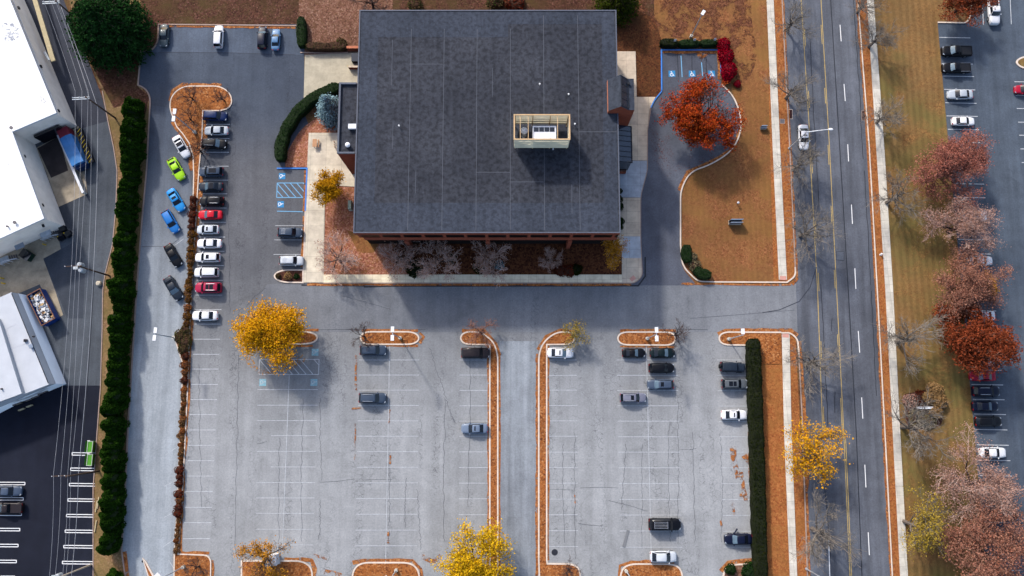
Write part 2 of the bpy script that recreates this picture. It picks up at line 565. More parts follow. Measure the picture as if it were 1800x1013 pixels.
sheet('entrance_loop', loop, .032, 'loop')
sheet('road', [(1371, -60), (1504, -60), (1570.5, 1060), (1421, 1060), (1410, 740), (1402, 600), (1398, 585), (1396, 470), (1388, 250)], .0225, 'road')
sheet('east_lot', [(1648, 40), (1704, 40), (1706, -60), (2100, -60), (2100, 1060), (1738, 1060), (1712, 755), (1686, 460), (1665, 230)], .022, 'east_lot')
sheet('alley', [(-160, -60), (100, -60), (112, 0), (141, 73), (154, 103), (180, 172), (190, 213), (200, 260), (206, 300), (204, 365), (198, 430), (185, 481), (181, 510), (180, 577), (177, 680), (172, 760), (-160, 760)], .010, 'alley')
sheet('alley_north', [(-160, -60), (100, -60), (112, 0), (141, 73), (154, 103), (180, 172), (190, 213), (143, 226), (60, 240), (-160, 240)], .014, 'alley_dark')
sheet('south_lot', [(115, 678), (177, 678), (171, 753), (164, 860), (163, 1060), (-160, 1060), (-160, 690)], .014, 'new')
sheet('alley_stain', [(76, 455), (108, 438), (131, 425), (150, 470), (146, 560), (118, 560), (97, 505)], .014, 'mid_dark')
sheet('alley_patch', [(103, 363), (128, 352), (128, 405), (112, 396)], .014, 'mid_dark')

# --- concrete
def slab(name, pts, z, mat):
    b = MB(); b.prism(SL(pts), 0, z)
    return struct(name, b, M[mat])


slab('loading_pad', [(536, 97), (640, 92), (640, 150), (600, 152), (562, 155), (534, 173)], .05, 'pad')
slab('patio', [(543, 234), (625, 234), (650, 330), (572, 326), (569, 482), (569, 497), (533, 497), (537, 372), (540, 296)], .14, 'walk_west')
slab('front_walk', [(569, 483), (1093, 483), (1093, 497.5), (569, 497.5)], .14, 'walk_front')
slab('east_walk_south', rnd([(1078, 348), (1127, 348), (1126, 420), (1129, 488, 8), (1116, 497.5, 8), (1093, 497.5), (1093, 430), (1078, 430)]), .14, 'walk_east')
slab('east_walk_slab', rnd([(1078, 283), (1137, 283), (1137, 303), (1127, 340), (1127, 347.5), (1078, 347.5)]), .142, 'walk_new')
slab('east_walk_patch', [(1096, 416), (1126, 416), (1127, 454), (1093, 454)], .146, 'walk_new')
slab('east_walk_north', rnd([(1078, 171), (1152, 171), (1142, 192), (1138, 225), (1137, 282.5), (1078, 282.5)]), .14, 'walk_east')
slab('tower_walk', [(1072, 91), (1117, 91), (1119, 170.5), (1072, 170.5)], .14, 'walk_east')
slab('pavement_west', [(1345, -60), (1357, -60), (1371, 260), (1383, 492), (1369, 492), (1358, 260)], .12, 'walk')
slab('pavement_south', [(1374, 588), (1387.5, 588), (1391, 757), (1401, 1013), (1403, 1060), (1390, 1060), (1378, 757)], .12, 'walk')
slab('pavement_east', [(1520, -60), (1531, -60), (1554, 260), (1569.5, 510), (1582, 760), (1598, 1060), (1584.5, 1060), (1569, 760), (1556, 510), (1540, 260)], .12, 'walk')
for i, (x, y) in enumerate([(1376, 489), (1380.5, 590), (1112, 490)]):
    b = MB(); b.obox(S(x, y), (1.2 if i < 2 else 1.0, .75, .006), R(-3) if i < 2 else R(40), .12 + (.022 if i > 1 else 0)); struct('tactile_paving', b, M['pinkpad'])
slab('dock_floor', [(60, 262), (138, 222), (154, 341), (103, 364), (80, 300)], .03, 'dockpad')
sheet('dock_stain', [(66, 261), (104, 240), (120, 300), (90, 313)], .036, 'dockdark')
slab('yard_floor', [(-60, 470), (0, 440), (70, 418), (101, 408), (107, 438), (76, 455), (97, 511), (111, 554), (97, 562), (70, 500), (0, 530), (-60, 540)], .03, 'dockpad')

# --- front bed of the office and raised islands
sheet('front_bed', [(571, 300), (640, 300), (640, 390), (1093, 390), (1093, 483), (569, 483)], .05, 'litter_front')
sheet('front_bed_painted_shade', rnd([(720, 400), (1093, 400), (1093, 483), (760, 483), (690, 440)]), .056, 'litter_shade', 'stuff')  # dark litter paints the office's shade over this end of the bed
sheet('front_bed_brown', rnd([(610, 405), (668, 420), (660, 445, 10), (630, 445, 10)]), .056, 'lawn_west')
sheet('patio_bed', rnd([(502, 294), (541, 294), (543, 234), (600, 234), (600, 190), (575, 196, 20), (530, 225, 20), (500, 275, 20)]), .054, 'litter_front')


KZ = [0.0]


def island(name, pts, mat='island', kerb='kerb', z=.12, kw=.26):
    KZ[0] += .0013
    z = z + KZ[0]
    b = MB(); b.prism(SL(pts), 0, z)
    o = struct(name, b, M[mat])
    k = MB(); k.ribbon(SL(pts), kw, 0, z + .03, closed=True)
    struct('kerb', k, M[kerb])


island('traffic_island', rnd([(428, 583, 4), (548, 583, 22), (561, 594, 12), (548, 605, 22), (428, 605, 4)]))
island('traffic_island', rnd([(640, 583.5, 14), (728, 583.5, 14), (739, 595, 12), (728, 605.5, 14), (640, 605.5, 14), (632, 594.5, 12)]))
island('traffic_island', rnd([(816, 583.5, 14), (842, 583.5, 12), (866, 598, 16), (875, 622, 14), (875, 700), (875, 1060), (861, 1060), (861, 606), (816, 605.5, 14), (808, 594.5, 12)]))
island('traffic_island', rnd([(1004, 583.5, 14), (978, 584, 12), (956, 600, 16), (947, 622, 14), (947, 700), (947, 985), (950, 1060), (1022, 1060), (1019, 1000, 12), (1006, 991.5, 10), (962, 991), (961, 985), (961, 606), (1004, 605.5, 14), (1012, 594.5, 12)]))
island('traffic_island', rnd([(1092, 584, 14), (1181, 584, 14), (1189, 595.5, 12), (1181, 607, 14), (1092, 606.5, 14), (1084, 595, 12)]))
b = MB(); b.prism(SL(rnd([(1270, 584, 14), (1373, 585), (1373, 640), (1340, 640), (1316, 607), (1270, 606.5, 14), (1262, 595, 12)])), 0, .118)
struct('traffic_island', b, M['island'])
kerb_ends = rnd([(1373, 584.5), (1270, 584, 14), (1262, 595, 12), (1270, 606.5, 14), (1318, 607)], False)
island('traffic_island', rnd([(425, 986), (532, 986, 14), (549, 998, 14), (549, 1060), (425, 1060)]))
island('traffic_island', rnd([(634, 989, 16), (722, 989, 16), (737, 1003, 14), (738, 1060), (618, 1060), (620, 1003, 14)]))
island('traffic_island', rnd([(1105, 991.5, 16), (1185, 991.5, 16), (1199, 1003, 14), (1200, 1060), (1089, 1060), (1091, 1003, 14)]))
island('traffic_island', rnd([(1284, 992.5, 16), (1330, 991.5), (1330, 1060), (1268, 1060), (1272, 1003, 14)]), 'litter_pale')
island('planting_island', rnd([(533, 475), (494, 475, 16), (479, 485.5, 13), (494, 496.5, 16), (533, 497)]), 'mulch')
island('shrub_strip', rnd([(322, 152, 14), (386, 152, 10), (403, 162, 10), (409, 178, 12), (403, 191, 10), (388, 195), (357, 195), (355.5, 240), (350, 300), (345, 380), (339, 470), (334, 570), (329.5, 700), (322, 850), (313.5, 974), (364, 976, 6), (371, 984, 6), (370, 1060), (306, 1060), (307, 974), (309, 950), (318, 750), (322, 640), (309, 600), (310, 590), (326, 570), (331, 530), (337, 440), (340, 350), (341, 310), (340, 275), (333, 252), (322, 236), (311, 223), (298, 190, 12), (302, 168, 14)]), kw=.2)
sheet('shrub_strip_mulch', [(334, 345), (344, 345), (339, 440), (333, 540), (331, 570), (326, 660), (322, 800), (312, 972), (309, 972), (311, 940), (319.5, 750), (323, 650), (312, 600), (312, 590), (328, 570), (333, 530)], .128, 'mulch')
island('traffic_island', [(252, 983), (256, 987), (296, 1060), (276, 1060)], kw=.3)


def kerb(pts, mat='kerb', w=.24, z=.15):
    KZ[0] += .0013
    k = MB(); k.ribbon(SL(pts), w, 0, z + KZ[0])
    return struct('kerb', k, M[mat])


kerb(rnd(KL, False), 'kerb_dull', .24)
kerb(kerb_ends, 'kerb', .26)
kerb([(279, 43.5), (400, 44.5), (523, 46)], 'kerb_dull', .22)
kerb([(528, 93), (580, 94), (612, 93)], 'kerb_dull', .2)
kerb(rnd([(1269, 150), (1290, 170, 20), (1306, 215, 30), (1292, 262, 30), (1250, 290, 30), (1212, 302, 20), (1196, 335, 15), (1196, 430), (1199, 468, 14), (1226, 495, 10), (1260, 496), (1368, 496.5)], False), 'kerb')
kerb([(1376, -60), (1374.5, 0), (1383, 170), (1388, 260), (1397.5, 470)], 'kerb_dull', .2)
kerb(rnd([(1397.5, 470), (1398, 486, 12), (1383, 496.5), (1368, 496.5)], False), 'kerb', .26)
kerb(rnd([(1373, 585.5), (1388, 585, 6), (1402, 596, 10), (1404, 625)], False), 'kerb', .26)
kerb([(1404, 625), (1410, 740), (1419, 1013), (1421, 1060)], 'kerb_dull', .2)
kerb([(1504, -60), (1507.5, 0), (1527.5, 260), (1541.5, 510), (1555, 760), (1568, 1013), (1571, 1060)], 'kerb', .2)
kerb([(569, 498), (1094, 498)], 'kerb_dull', .2)
kerb(rnd([(1144, 190), (1138, 230), (1138, 300, 10), (1126, 345, 10), (1126, 420), (1129, 486, 8), (1116, 498, 8), (1094, 498)], False), 'kerb_dull', .16)
kerb(rnd([(1648, 40), (1698, 41, 6), (1706, 30, 8), (1707, -60)], False), 'kerb', .24)
kerb([(533, 497), (537, 372)], 'kerb', .22)
kerb(rnd([(180, 160), (190, 213), (200, 260), (206, 300), (204, 365), (198, 430), (185, 481), (181, 510), (180, 577), (177, 680), (171, 760), (164, 860), (164, 1060)], False), 'kerb_dull', .16, .06)
# blue-painted kerbs by the accessible bays
kerb([(1163, 160), (1162.5, 88.5), (1266, 88.5), (1267.5, 130)], 'kerb_blue', .24)
kerb(rnd([(1163, 161), (1149, 178, 8), (1144, 190)], False), 'kerb_blue', .2)
kerb([(487, 296.5), (540, 296.5), (537, 371)], 'kerb_blue', .24)
# small island in the far lot
island('traffic_island', rnd([(1795, 101, 8), (1840, 101), (1840, 120), (1795, 120, 8), (1784, 110, 10)]), 'lawn_east', kw=.3)

# --- painted markings
def lines(name, segs, w, mat, z=.036):
    b = MB()
    for i, (x0, y0, x1, y1) in enumerate(segs):
        b.ribbon([S(x0, y0), S(x1, y1)], w, z + (i % 5) * .0012 + (.007 if abs(x1 - x0) < abs(y1 - y0) else 0))
    return struct(name, b, M[mat])


rowsW = [570, 596.5, 623, 649, 676, 702.5, 729, 756, 783, 810, 837, 864, 892, 919, 947]
seg = []
for y in [219, 244, 268]:
    seg.append((362, y, 404 - (y - 219) * .03, y))
for y in [292.5, 317, 341, 366, 391, 417, 442, 467, 493, 519, 544.5]:
    seg.append((358 - (y - 292) * .06, y, 402 - (y - 292) * .05, y))
for y in rowsW:
    seg.append((342 - (y - 570) * .053, y, 388 - (y - 570) * .048, y))
lines('stall_lines', seg, .11, 'white')
seg = []
for y in [685, 712.5, 739.5, 766, 793.5, 821, 848.5, 875.5, 902.5, 930.5, 958]:
    seg.append((453 - (y - 685) * .012 + (25 if y in (766, 821) else 0), y, 559 - (y - 685) * .033, y))
seg.append((508.5, 660, 496, 976))
for y in [633, 659.5, 686, 713, 740, 767, 794, 821.5, 849, 876.5, 904, 932, 959.5]:
    seg.append((631 - (y - 633) * .02, y, 737 - (y - 633) * .013, y))
seg.append((685, 608, 678, 987))
for y in [633, 659.5, 686.5, 713.5, 740.5, 767, 794.5, 822, 849.5, 877, 905, 933, 960]:
    seg.append((808 - (y - 633) * .006, y, 859, y))
for y in [633, 660, 686, 713, 740, 767, 795, 822, 849.5, 877.5, 905, 933, 961]:
    seg.append((963, y, 1014 + (y - 633) * .006, y))
for y in [633, 660, 686.5, 713.5, 740.5, 768, 795, 822.5, 850, 878, 905.5, 933.5, 962]:
    seg.append((1084 + (y - 633) * .018, y, 1191 + (y - 633) * .025, y))
seg.append((1136, 609, 1145, 988))
for y in [633, 660, 687, 714, 741, 768, 795, 822.5, 850.5, 878.5, 906, 934, 962]:
    seg.append((1260 + (y - 633) * .038, y, 1314 + (y - 633) * .03, y))
for y, a, b_ in [(397, 484, 532), (422, 482, 531), (447.5, 481, 530)]:
    seg.append((a, y, b_, y))
lines('stall_lines', seg, .10, 'white_worn')
# lane guide lines between the diagonal bays of the west lane
lines('lane_lines', [(323, 420, 300, 437), (316, 783, 291, 800), (315, 842, 289, 855), (313, 897, 288, 910), (311, 945, 286, 962), (297, 985, 306, 1000)], .1, 'white_worn', .040)
# hatched access aisle in the lot
hs = [(456, 632, 561, 632), (561, 632, 560, 658.5), (560, 658.5, 455.5, 658.5), (455.5, 658.5, 456, 632)]
for k in range(8):
    x = 456 + k * 12.0
    x2 = x + 22.5
    if x2 <= 560: hs.append((x, 632, x2, 658.5))
hs.append((552, 632, 560.5, 642))
lines('access_aisle_lines', hs, .13, 'white', .038)
hb = [(487.5, 322, 535.5, 322), (487.5, 322, 486.5, 347.5), (486.5, 347.5, 534, 347.5), (487, 371.5, 532.5, 372.5)]
for k in range(-1, 5):
    x = 487 + k * 11.5
    x0, y0, x1, y1 = x, 322, x + 22, 347.5
    if x0 < 487: y0 += (487 - x0) * 25.5 / 22; x0 = 487
    if x1 > 534.5: y1 -= (x1 - 534.5) * 25.5 / 22; x1 = 534.5
    hb.append((x0, y0, x1, y1))
lines('access_aisle_lines', hb, .15, 'blue_line', .038)
lines('access_aisle_lines', [(1197, 98, 1199, 136), (1233, 110, 1235, 134)], .16, 'blue_line', .042)
lines('stall_lines', [(1190.5, 95, 1192.5, 136), (1216, 99, 1216.5, 134), (1241, 100, 1241.5, 130)], .13, 'seal', .042)


def wheelchair(px, py, size, rot, sq, fg):
    """blue square with the access symbol"""
    c = S(px, py)
    b = MB()
    b.obox(c, (size, size, .004), 0, .042)
    s_ = size * .98
    co, si = math.cos(rot), math.sin(rot)
    f = lambda x, y: (c[0] + s_ * (x * co - y * si), c[1] + s_ * (x * si + y * co))
    b.mat = 1
    arc = [f(-.05 + .22 * math.cos(a), -.16 + .22 * math.sin(a)) for a in [R(115 + k * 21) for k in range(12)]]
    b.ribbon(arc, .085 * size, .052)
    b.disc(f(-.10, .35), .075 * size, .052, 10)
    b.ribbon([f(-.10, .26), f(-.06, -.04), f(.16, -.04), f(.25, -.30), f(.36, -.26)], .085 * size, .056)
    b.ribbon([f(-.08, .13), f(.13, .13)], .075 * size, .060)
    struct('wheelchair_marking', b, [M[sq], M[fg]])


for x in (1181, 1216.5, 1251): wheelchair(x, 130, 1.25, 0, 'blue_sq', 'white_new')
for x, y in ((496, 310), (493.5, 359.5)): wheelchair(x, y, 1.2, R(-90), 'blue_sq', 'white_new')
for x, y in ((554, 619.5), (552, 672.5), (462, 672.5)): wheelchair(x, y, 1.22, R(-90), 'blue_worn', 'white_worn')

# road markings
def poly_line(name, runs, w, mat, z=.034):
    b = MB()
    for i, r in enumerate(runs): b.ribbon(SL(r), w, z + (i % 9) * .0011)
    return struct(name, b, M[mat])


Y1 = [(1404, -60), (1408, 0), (1422, 218), (1424, 276), (1437, 510), (1446, 757), (1447, 772)]
Y2 = [(1440, -60), (1443, 0), (1458, 260), (1470.5, 510), (1483, 760), (1494, 1013), (1496, 1060)]


def along(run, y0, y1, dx):
    out = []
    for k in range(9):
        y = y0 + (y1 - y0) * k / 8
        for (xa, ya), (xb, yb) in zip(run, run[1:]):
            if ya <= y <= yb:
                out.append((xa + (xb - xa) * (y - ya) / (yb - ya) + dx, y)); break
    return out


poly_line('centre_lines', [[(x, y) for x, y in Y1], [(x, y) for x, y in Y2]] + [along(Y1, a, b_, 2.6) for a, b_ in ((52, 82), (160, 190), (275, 305), (388, 418), (480, 512), (600, 632), (715, 755))]
          + [along(Y2, a, b_, -2.4) for a, b_ in ((44, 78), (155, 182), (255, 290), (362, 394), (475, 507), (588, 620), (700, 770))] + [along(Y2, 770, 1012, 2.8)], .13, 'yellow')
poly_line('lane_dashes', [[(1476.5, 44), (1478.5, 73)], [(1483.5, 148), (1485.7, 178)], [(1490, 254), (1491.5, 284)], [(1496.5, 360), (1498.3, 394)], [(1502.5, 472), (1504.3, 508)], [(1508.5, 582), (1511, 620)], [(1514.5, 699), (1516.5, 736)], [(1520, 817), (1522, 857)], [(1526, 936), (1528, 976)],
                          [(1470, -52), (1472, -25)], [(1456.5, 950), (1458.5, 1013), (1460, 1060)]], .15, 'white_new')
poly_line('sealed_joints', [[(1455, -60), (1460, 0), (1476, 260), (1491, 510), (1505, 760), (1515, 1013), (1517, 1060)]], .16, 'seal', .032)


def wobble(run, amp, n):
    out = []
    for i in range(len(run) - 1):
        for k in range(n):
            t = k / n
            out.append((run[i][0] + (run[i + 1][0] - run[i][0]) * t + random.uniform(-amp, amp), run[i][1] + (run[i + 1][1] - run[i][1]) * t))
    return out


poly_line('sealed_cracks', [wobble([(1500, 0), (1510, 150), (1518, 290)], .8, 14), wobble([(1519, 300), (1526, 420), (1531, 510)], .7, 10), wobble([(1531, 512), (1536, 600), (1541, 705)], .7, 12),
                            wobble([(1424, 70), (1430, 200), (1441, 380)], .6, 12), wobble([(1443, 500), (1450, 640), (1456, 760)], .6, 12), wobble([(1486, 780), (1490, 850), (1491, 895)], .8, 8),
                            wobble([(1462, 560), (1461, 590)], .5, 4), wobble([(1468, 690), (1467, 735)], .8, 5), wobble([(1450, 860), (1462, 1000)], .6, 8)], .11, 'seal', .034)
# tar seams and long cracks in the lot
poly_line('paving_seams', [wobble([(279, 92), (400, 93), (535, 97)], .3, 8), [(249, 434), (298, 433)], wobble([(298, 433), (320, 416)], .4, 4), wobble([(560, 580), (640, 579), (760, 580)], .5, 10), wobble([(1190, 579), (1255, 580)], .5, 6)], .07, 'tar', .036)
poly_line('paving_seams', [[(530, 501.5), (640, 502.5), (641, 504.5), (700, 503), (1122, 502.5), (1134, 486), (1134, 452)]], .28, 'seal', .036)
lot_cracks = []
for (xa, ya, xb, yb) in ((492, 770, 490, 970), (533, 700, 530, 960), (563, 700, 566, 850), (562, 880, 560, 950), (684, 800, 683, 960), (714, 840, 712, 930), (733, 860, 740, 970), (783, 700, 781, 960), (826, 620, 822, 900), (755, 612, 790, 720), (790, 720, 800, 745),
                         (1129, 780, 1128, 970), (1176, 740, 1178, 960), (1191, 700, 1190, 965), (1218, 760, 1222, 960), (990, 780, 992, 960), (1010, 760, 1012, 990), (1100, 780, 1092, 900), (1266, 760, 1268, 960), (640, 844, 690, 843), (563, 848, 625, 842), (960, 860, 1010, 862), (1018, 858, 1090, 858), (1070, 880, 1140, 900), (1015, 920, 1065, 925),
                         (1200, 790, 1225, 788), (398, 300, 404, 560), (420, 620, 412, 980), (455, 780, 470, 776), (350, 640, 355, 900), (432, 540, 470, 505), (600, 520, 690, 545), (1215, 560, 1400, 545)):
    lot_cracks.append(wobble([(xa, ya), ((xa + xb) / 2 + random.uniform(-3, 3), (ya + yb) / 2 + random.uniform(-2, 2)), (xb, yb)], 1.7, 16))
poly_line('lot_cracks', lot_cracks, .045, 'tar', .035)
poly_line('turning_mark', [[(1435, 470), (1424, 505), (1405, 530), (1370, 545), (1340, 550)]], .14, 'tar', .035)

# far lot lines
ys = [66, 88, 112, 134, 157.5, 181, 204, 227.5, 250, 274, 298, 323, 347, 372, 396, 421, 446, 471, 496, 521, 546, 572, 598, 624, 650, 676, 702, 728, 755, 782, 809, 836, 863, 890, 918, 946, 974, 1002, 1030]
seg = [(1651 + (y - 66) * .0925, y, 1705.5 + (y - 66) * .0945, y + 1) for y in ys]
seg += [(1783 + (y - 144) * .09, y, 1850, y + 1) for y in [144, 168, 191, 215, 238, 262, 286]]
seg += [(1727, 12, 1728.5, 44), (1775, -10, 1777.5, 43)]
lines('stall_lines', seg, .14, 'white', .036)
# black-top lot on the south west: double lines joined at the end
seg = []
for i, y in enumerate([798, 825, 852, 879, 906.5, 934, 961, 989, 1016]):
    x0, x1 = 127 - i * 2.45, 168 - i * .65
    seg += [(x0, y - 2.2, x1, y - 1.6), (x0, y + 2.2, x1, y + 2.8), (x0, y - 2.4, x0, y + 2.4)]
for i, y in enumerate([850, 877, 904, 931, 959, 987, 1015]):
    x1 = 44 - i * 3.0
    seg += [(-50, y - 2.4, x1, y - 2), (-50, y + 2, x1, y + 2.4), (x1, y - 2.2, x1, y + 2.6)]
lines('stall_lines', seg, .14, 'white_new', .024)

# drains, covers and patches in the paving
def flat(name, x, y, w, h, z, mats, rz=0.0, frame=None):
    b = MB()
    c = S(x, y)
    if frame:
        b.mat = 1
        b.obox(c, (w + .16, h + .16, .006), rz, z)
        b.mat = 0
        b.obox(c, (w, h, .006), rz, z + .004)
    else:
        b.obox(c, (w, h, .004), rz, z)
    return struct(name, b, mats)


M['drain'] = simple('drain_iron', T(58, 22, 22), .7)
M['cover'] = simple('cover_iron', T(112, 108, 112), .6)
M['patchmat'] = asphalt('patch_asphalt', T(92, 98, 110), T(100, 106, 118), 0, .1)
flat('storm_drain', 1389.5, 201, .62, 1.75, .03, [M['drain'], M['kerb']], R(-3), True)
flat('storm_drain', 1518, 203, .62, 1.75, .03, [M['drain'], M['kerb_dull']], R(-3), True)
flat('utility_cover', 1375, 213.5, .8, .8, .03, [M['cover'], M['kerb_dull']], R(-3), True)
flat('road_patch', 1477, 450, 1.3, 1.55, .033, [M['patchmat'], M['seal']], R(-3), True)
b = MB(); b.disc(S(975, 971), .55, .04, 18); struct('manhole_cover', b, M['seal'])
b = MB(); b.disc(S(251, 987), .2, .04, 12); struct('manhole_cover', b, M['seal'])

# leaf drifts
DZ = [0.0]


def drift(pts, w, mat='drift', z=.044, jag=.45):
    b = MB()
    DZ[0] = (DZ[0] + .0011) % .06
    z += DZ[0]
    P_ = SL(pts)
    dense = []
    for i in range(len(P_) - 1):
        a, c = Vector(P_[i]), Vector(P_[i + 1])
        n = max(1, int((c - a).length / 1.2))
        for k in range(n): dense.append(a.lerp(c, k / n))
    dense.append(Vector(P_[-1]))
    rows = []
    for i, p in enumerate(dense):
        d = (dense[min(i + 1, len(dense) - 1)] - dense[max(i - 1, 0)]).normalized()
        nn = Vector((-d.y, d.x))
        rows.append((p + nn * w * .36 * random.uniform(1 - jag, 1 + jag), p - nn * w * .36 * random.uniform(1 - jag, 1 + jag)))
    for (a, b_), (c, d) in zip(rows, rows[1:]):
        b.quad((a.x, a.y, z), (b_.x, b_.y, z), (d.x, d.y, z), (c.x, c.y, z))
    return struct('fallen_leaves', b, M[mat], 'stuff')


for pts, w in (([(859, 606), (859, 1013)], .7), ([(878, 620), (878, 1013)], .5), ([(963, 606), (963, 985)], .7), ([(944, 622), (944, 1013)], .7), ([(440, 581), (560, 581)], .6), ([(440, 608), (550, 608)], .5),
               ([(636, 581.5), (735, 581.5)], .7), ([(738, 585), (745, 592), (738, 604)], .7), ([(640, 608), (735, 608)], .5), ([(812, 581), (850, 581), (872, 604), (878, 625)], .8), ([(945, 615), (960, 592), (985, 581), (1010, 582)], .7),
               ([(1090, 581.5), (1188, 582)], .7), ([(1090, 609), (1185, 610)], .5), ([(1262, 588), (1275, 581), (1390, 581.5), (1402, 590)], .9), ([(316, 972), (319, 880), (326, 760), (331, 660), (337, 560)], 1.1), ([(341, 460), (349, 370), (355, 300)], 1.3),
               ([(360, 262), (358, 210)], 1.2), ([(314, 972), (368, 973)], .8), ([(374, 985), (373, 1013)], .7), ([(500, 983), (548, 985), (553, 1000), (552, 1013)], .9), ([(620, 990), (640, 985), (725, 986), (740, 1000), (742, 1013)], .9),
               ([(1088, 1013), (1090, 995), (1110, 988), (1185, 988)], .8), ([(1268, 1005), (1280, 988), (1325, 985)], 1.2), ([(1198, 499.5), (1260, 499.5), (1390, 501)], .5), ([(1376, -10), (1386, 200), (1392, 300)], .5), ([(1391, 300), (1399, 470), (1400, 490), (1392, 500)], .8),
               ([(1406, 600), (1414, 740), (1422, 1013)], .9), ([(1506, 0), (1525, 240), (1540, 510), (1553, 760), (1566, 1013)], .7), ([(535, 380), (531, 470)], .7), ([(540, 500.5), (1110, 500.5)], .6), ([(537, 300), (534, 372)], .5),
               ([(280, 46), (520, 48.5)], .7), ([(298, 178), (304, 160), (322, 149), (390, 150)], .9), ([(1302, 190), (1303, 225), (1288, 262), (1245, 288), (1208, 302), (1193, 335)], .9), ([(303, 214), (322, 238), (334, 256), (338, 300)], 1.2), ([(218, 970), (222, 1000), (228, 1030)], 1.0)):
    drift(pts, w)
drift([(1104, 932), (1100, 946), (1096, 962)], .7, 'oil', .0365, .5)
drift([(1165, 92), (1262, 92)], .8)
drift([(1262, 90), (1264, 140)], .6)
for pts, w in (([(1232, 100), (1236, 96), (1240, 100)], 1.6), ([(1226, 94), (1236, 106), (1232, 100)], 1.2), ([(626, 625), (625, 690)], .5), ([(618, 719), (640, 717)], .5), ([(625, 745), (624, 810)], .35), ([(685, 720), (684, 745)], .3), ([(686, 800), (686, 816)], .4), ([(683, 935), (682, 955)], .5), ([(1288, 785), (1292, 815), (1298, 840)], 1.4),
               ([(1308, 800), (1318, 815)], 1.2), ([(1302, 830), (1310, 880)], .9), ([(1288, 880), (1290, 905)], .6), ([(1316, 760), (1319, 870)], .8), ([(1300, 870), (1316, 872)], .8), ([(1266, 915), (1268, 925)], .5), ([(550, 976), (575, 982)], .8), ([(740, 978), (760, 986), (775, 978)], 1.2), ([(570, 1004), (600, 1012)], 1.0), ([(1010, 870), (1011, 885)], .3)):
    drift(pts, w, 'drift_thin')
drift([(428, 610), (440, 640), (462, 655), (510, 645), (535, 628)], 1.6, 'drift_yellow', .046)
drift([(440, 560), (430, 590), (430, 610)], 2.2, 'drift_yellow', .046)
for pts in ([(1150, 200), (1160, 290), (1180, 300)], [(1160, 170), (1200, 160), (1240, 165)], [(1165, 240), (1180, 300), (1240, 280), (1280, 250)]):
    drift(pts, 3.4, 'drift_red', .048)
# ================================================================== BUILDINGS
M['brick'] = NT('red_brick')
_t = M['brick']
_br = _t.new('ShaderNodeTexBrick')
_br.inputs['Scale'].default_value = 1
_br.inputs['Brick Width'].default_value = .6
_br.inputs['Row Height'].default_value = .22
_br.inputs['Mortar Size'].default_value = .012
_br.inputs['Color1'].default_value = T(170, 86, 60)
_br.inputs['Color2'].default_value = T(150, 72, 52)
_br.inputs['Mortar'].default_value = T(140, 96, 80)
_m = _t.new('ShaderNodeMapping'); _m.inputs['Rotation'].default_value = (R(90), 0, 0)
_t.l.new(_t.coord(), _m.inputs[0]); _t.l.new(_m.outputs[0], _br.inputs['Vector'])
M['brick'] = _t.done(_t.mix(.4, _br.outputs[0], _t.ramp(_t.noise(.5, 5, .65), [(.3, .6), (.7, 1.3)]), 'MULTIPLY'), .9, spec=.15)
M['brick_pale'] = simple('pale_sunlit_brick', T(196, 122, 92), .9, var=.18)  # pale coping brick; also paints sunlight onto the tower's west face
M['glass'] = simple('dark_glass', T(18, 22, 32), .08, spec=.6)
M['gallery'] = simple('shaded_gallery_glass', T(10, 10, 14), .4, spec=.05)
M['glass_roof'] = simple('tinted_glass', T(54, 60, 74), .12, spec=.6, var=.3, scale=.6)
M['frame'] = simple('dark_frame', T(30, 33, 42), .5)
M['steel'] = simple('brushed_steel', T(170, 182, 198), .35, .6, var=.15)
M['galv'] = simple('galvanised_steel', T(196, 204, 212), .45, .3, var=.12)
M['white_metal'] = simple('white_painted_metal', T(242, 244, 250), .45, var=.06)
M['white_dirty'] = simple('weathered_white_metal', T(206, 208, 216), .6, var=.12)


def membrane(name, c0, c1, blotch, seam=None):
    t = NT(name)
    n = t.noise(.10, 4, .6)
    col = t.ramp(n, [(.35, c0), (.65, c1)])
    b1 = t.ramp(t.noise(1.35, 3, .55, t.coord((1, 1, 0)), .2), [(.36, blotch), (.56, 1.12)])
    col = t.mix(.7, col, b1, 'MULTIPLY')
    sp = t.vor(1.1, 'F1')
    col = t.mix(.3, col, t.ramp(sp, [(.06, 1.9), (.16, 1.0)]), 'MULTIPLY')
    fi = t.noise(3, 3, .75)
    col = t.mix(.4, col, t.ramp(fi, [(.3, .55), (.7, 1.5)]), 'MULTIPLY')
    st = t.noise(1, 3, .6, t.coord((1.2, .08, 1)))
    col = t.mix(.3, col, t.ramp(st, [(.35, .7), (.65, 1.3)]), 'MULTIPLY')
    return t.done(col, .8, spec=.06)


M['roof'] = membrane('roof_membrane', T(56, 59, 68), T(68, 71, 80), .42)
M['roof_smooth'] = membrane('smooth_roof_membrane', T(58, 64, 76), T(68, 74, 87), .62)
M['seamline'] = simple('roof_seam', T(98, 102, 112), .8)
M['coping'] = simple('metal_coping', T(92, 98, 112), .5, var=.1)
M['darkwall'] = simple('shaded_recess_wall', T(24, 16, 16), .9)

# ------------------------------------------------------------------ office
HZ = 13.0
ob = thing('office_building', (*S(860, 270), 0), 0, 'large flat dark-roofed brick office building in the middle, with brick colonnade along its lower side', 'building')
OX, OY = ob.location.x, ob.location.y


def loc(pts): return [(x - OX, y - OY) for x, y in pts]


def opart(name, b, mats, par=None):
    return b.build(name, mats, ob if par is None else par)


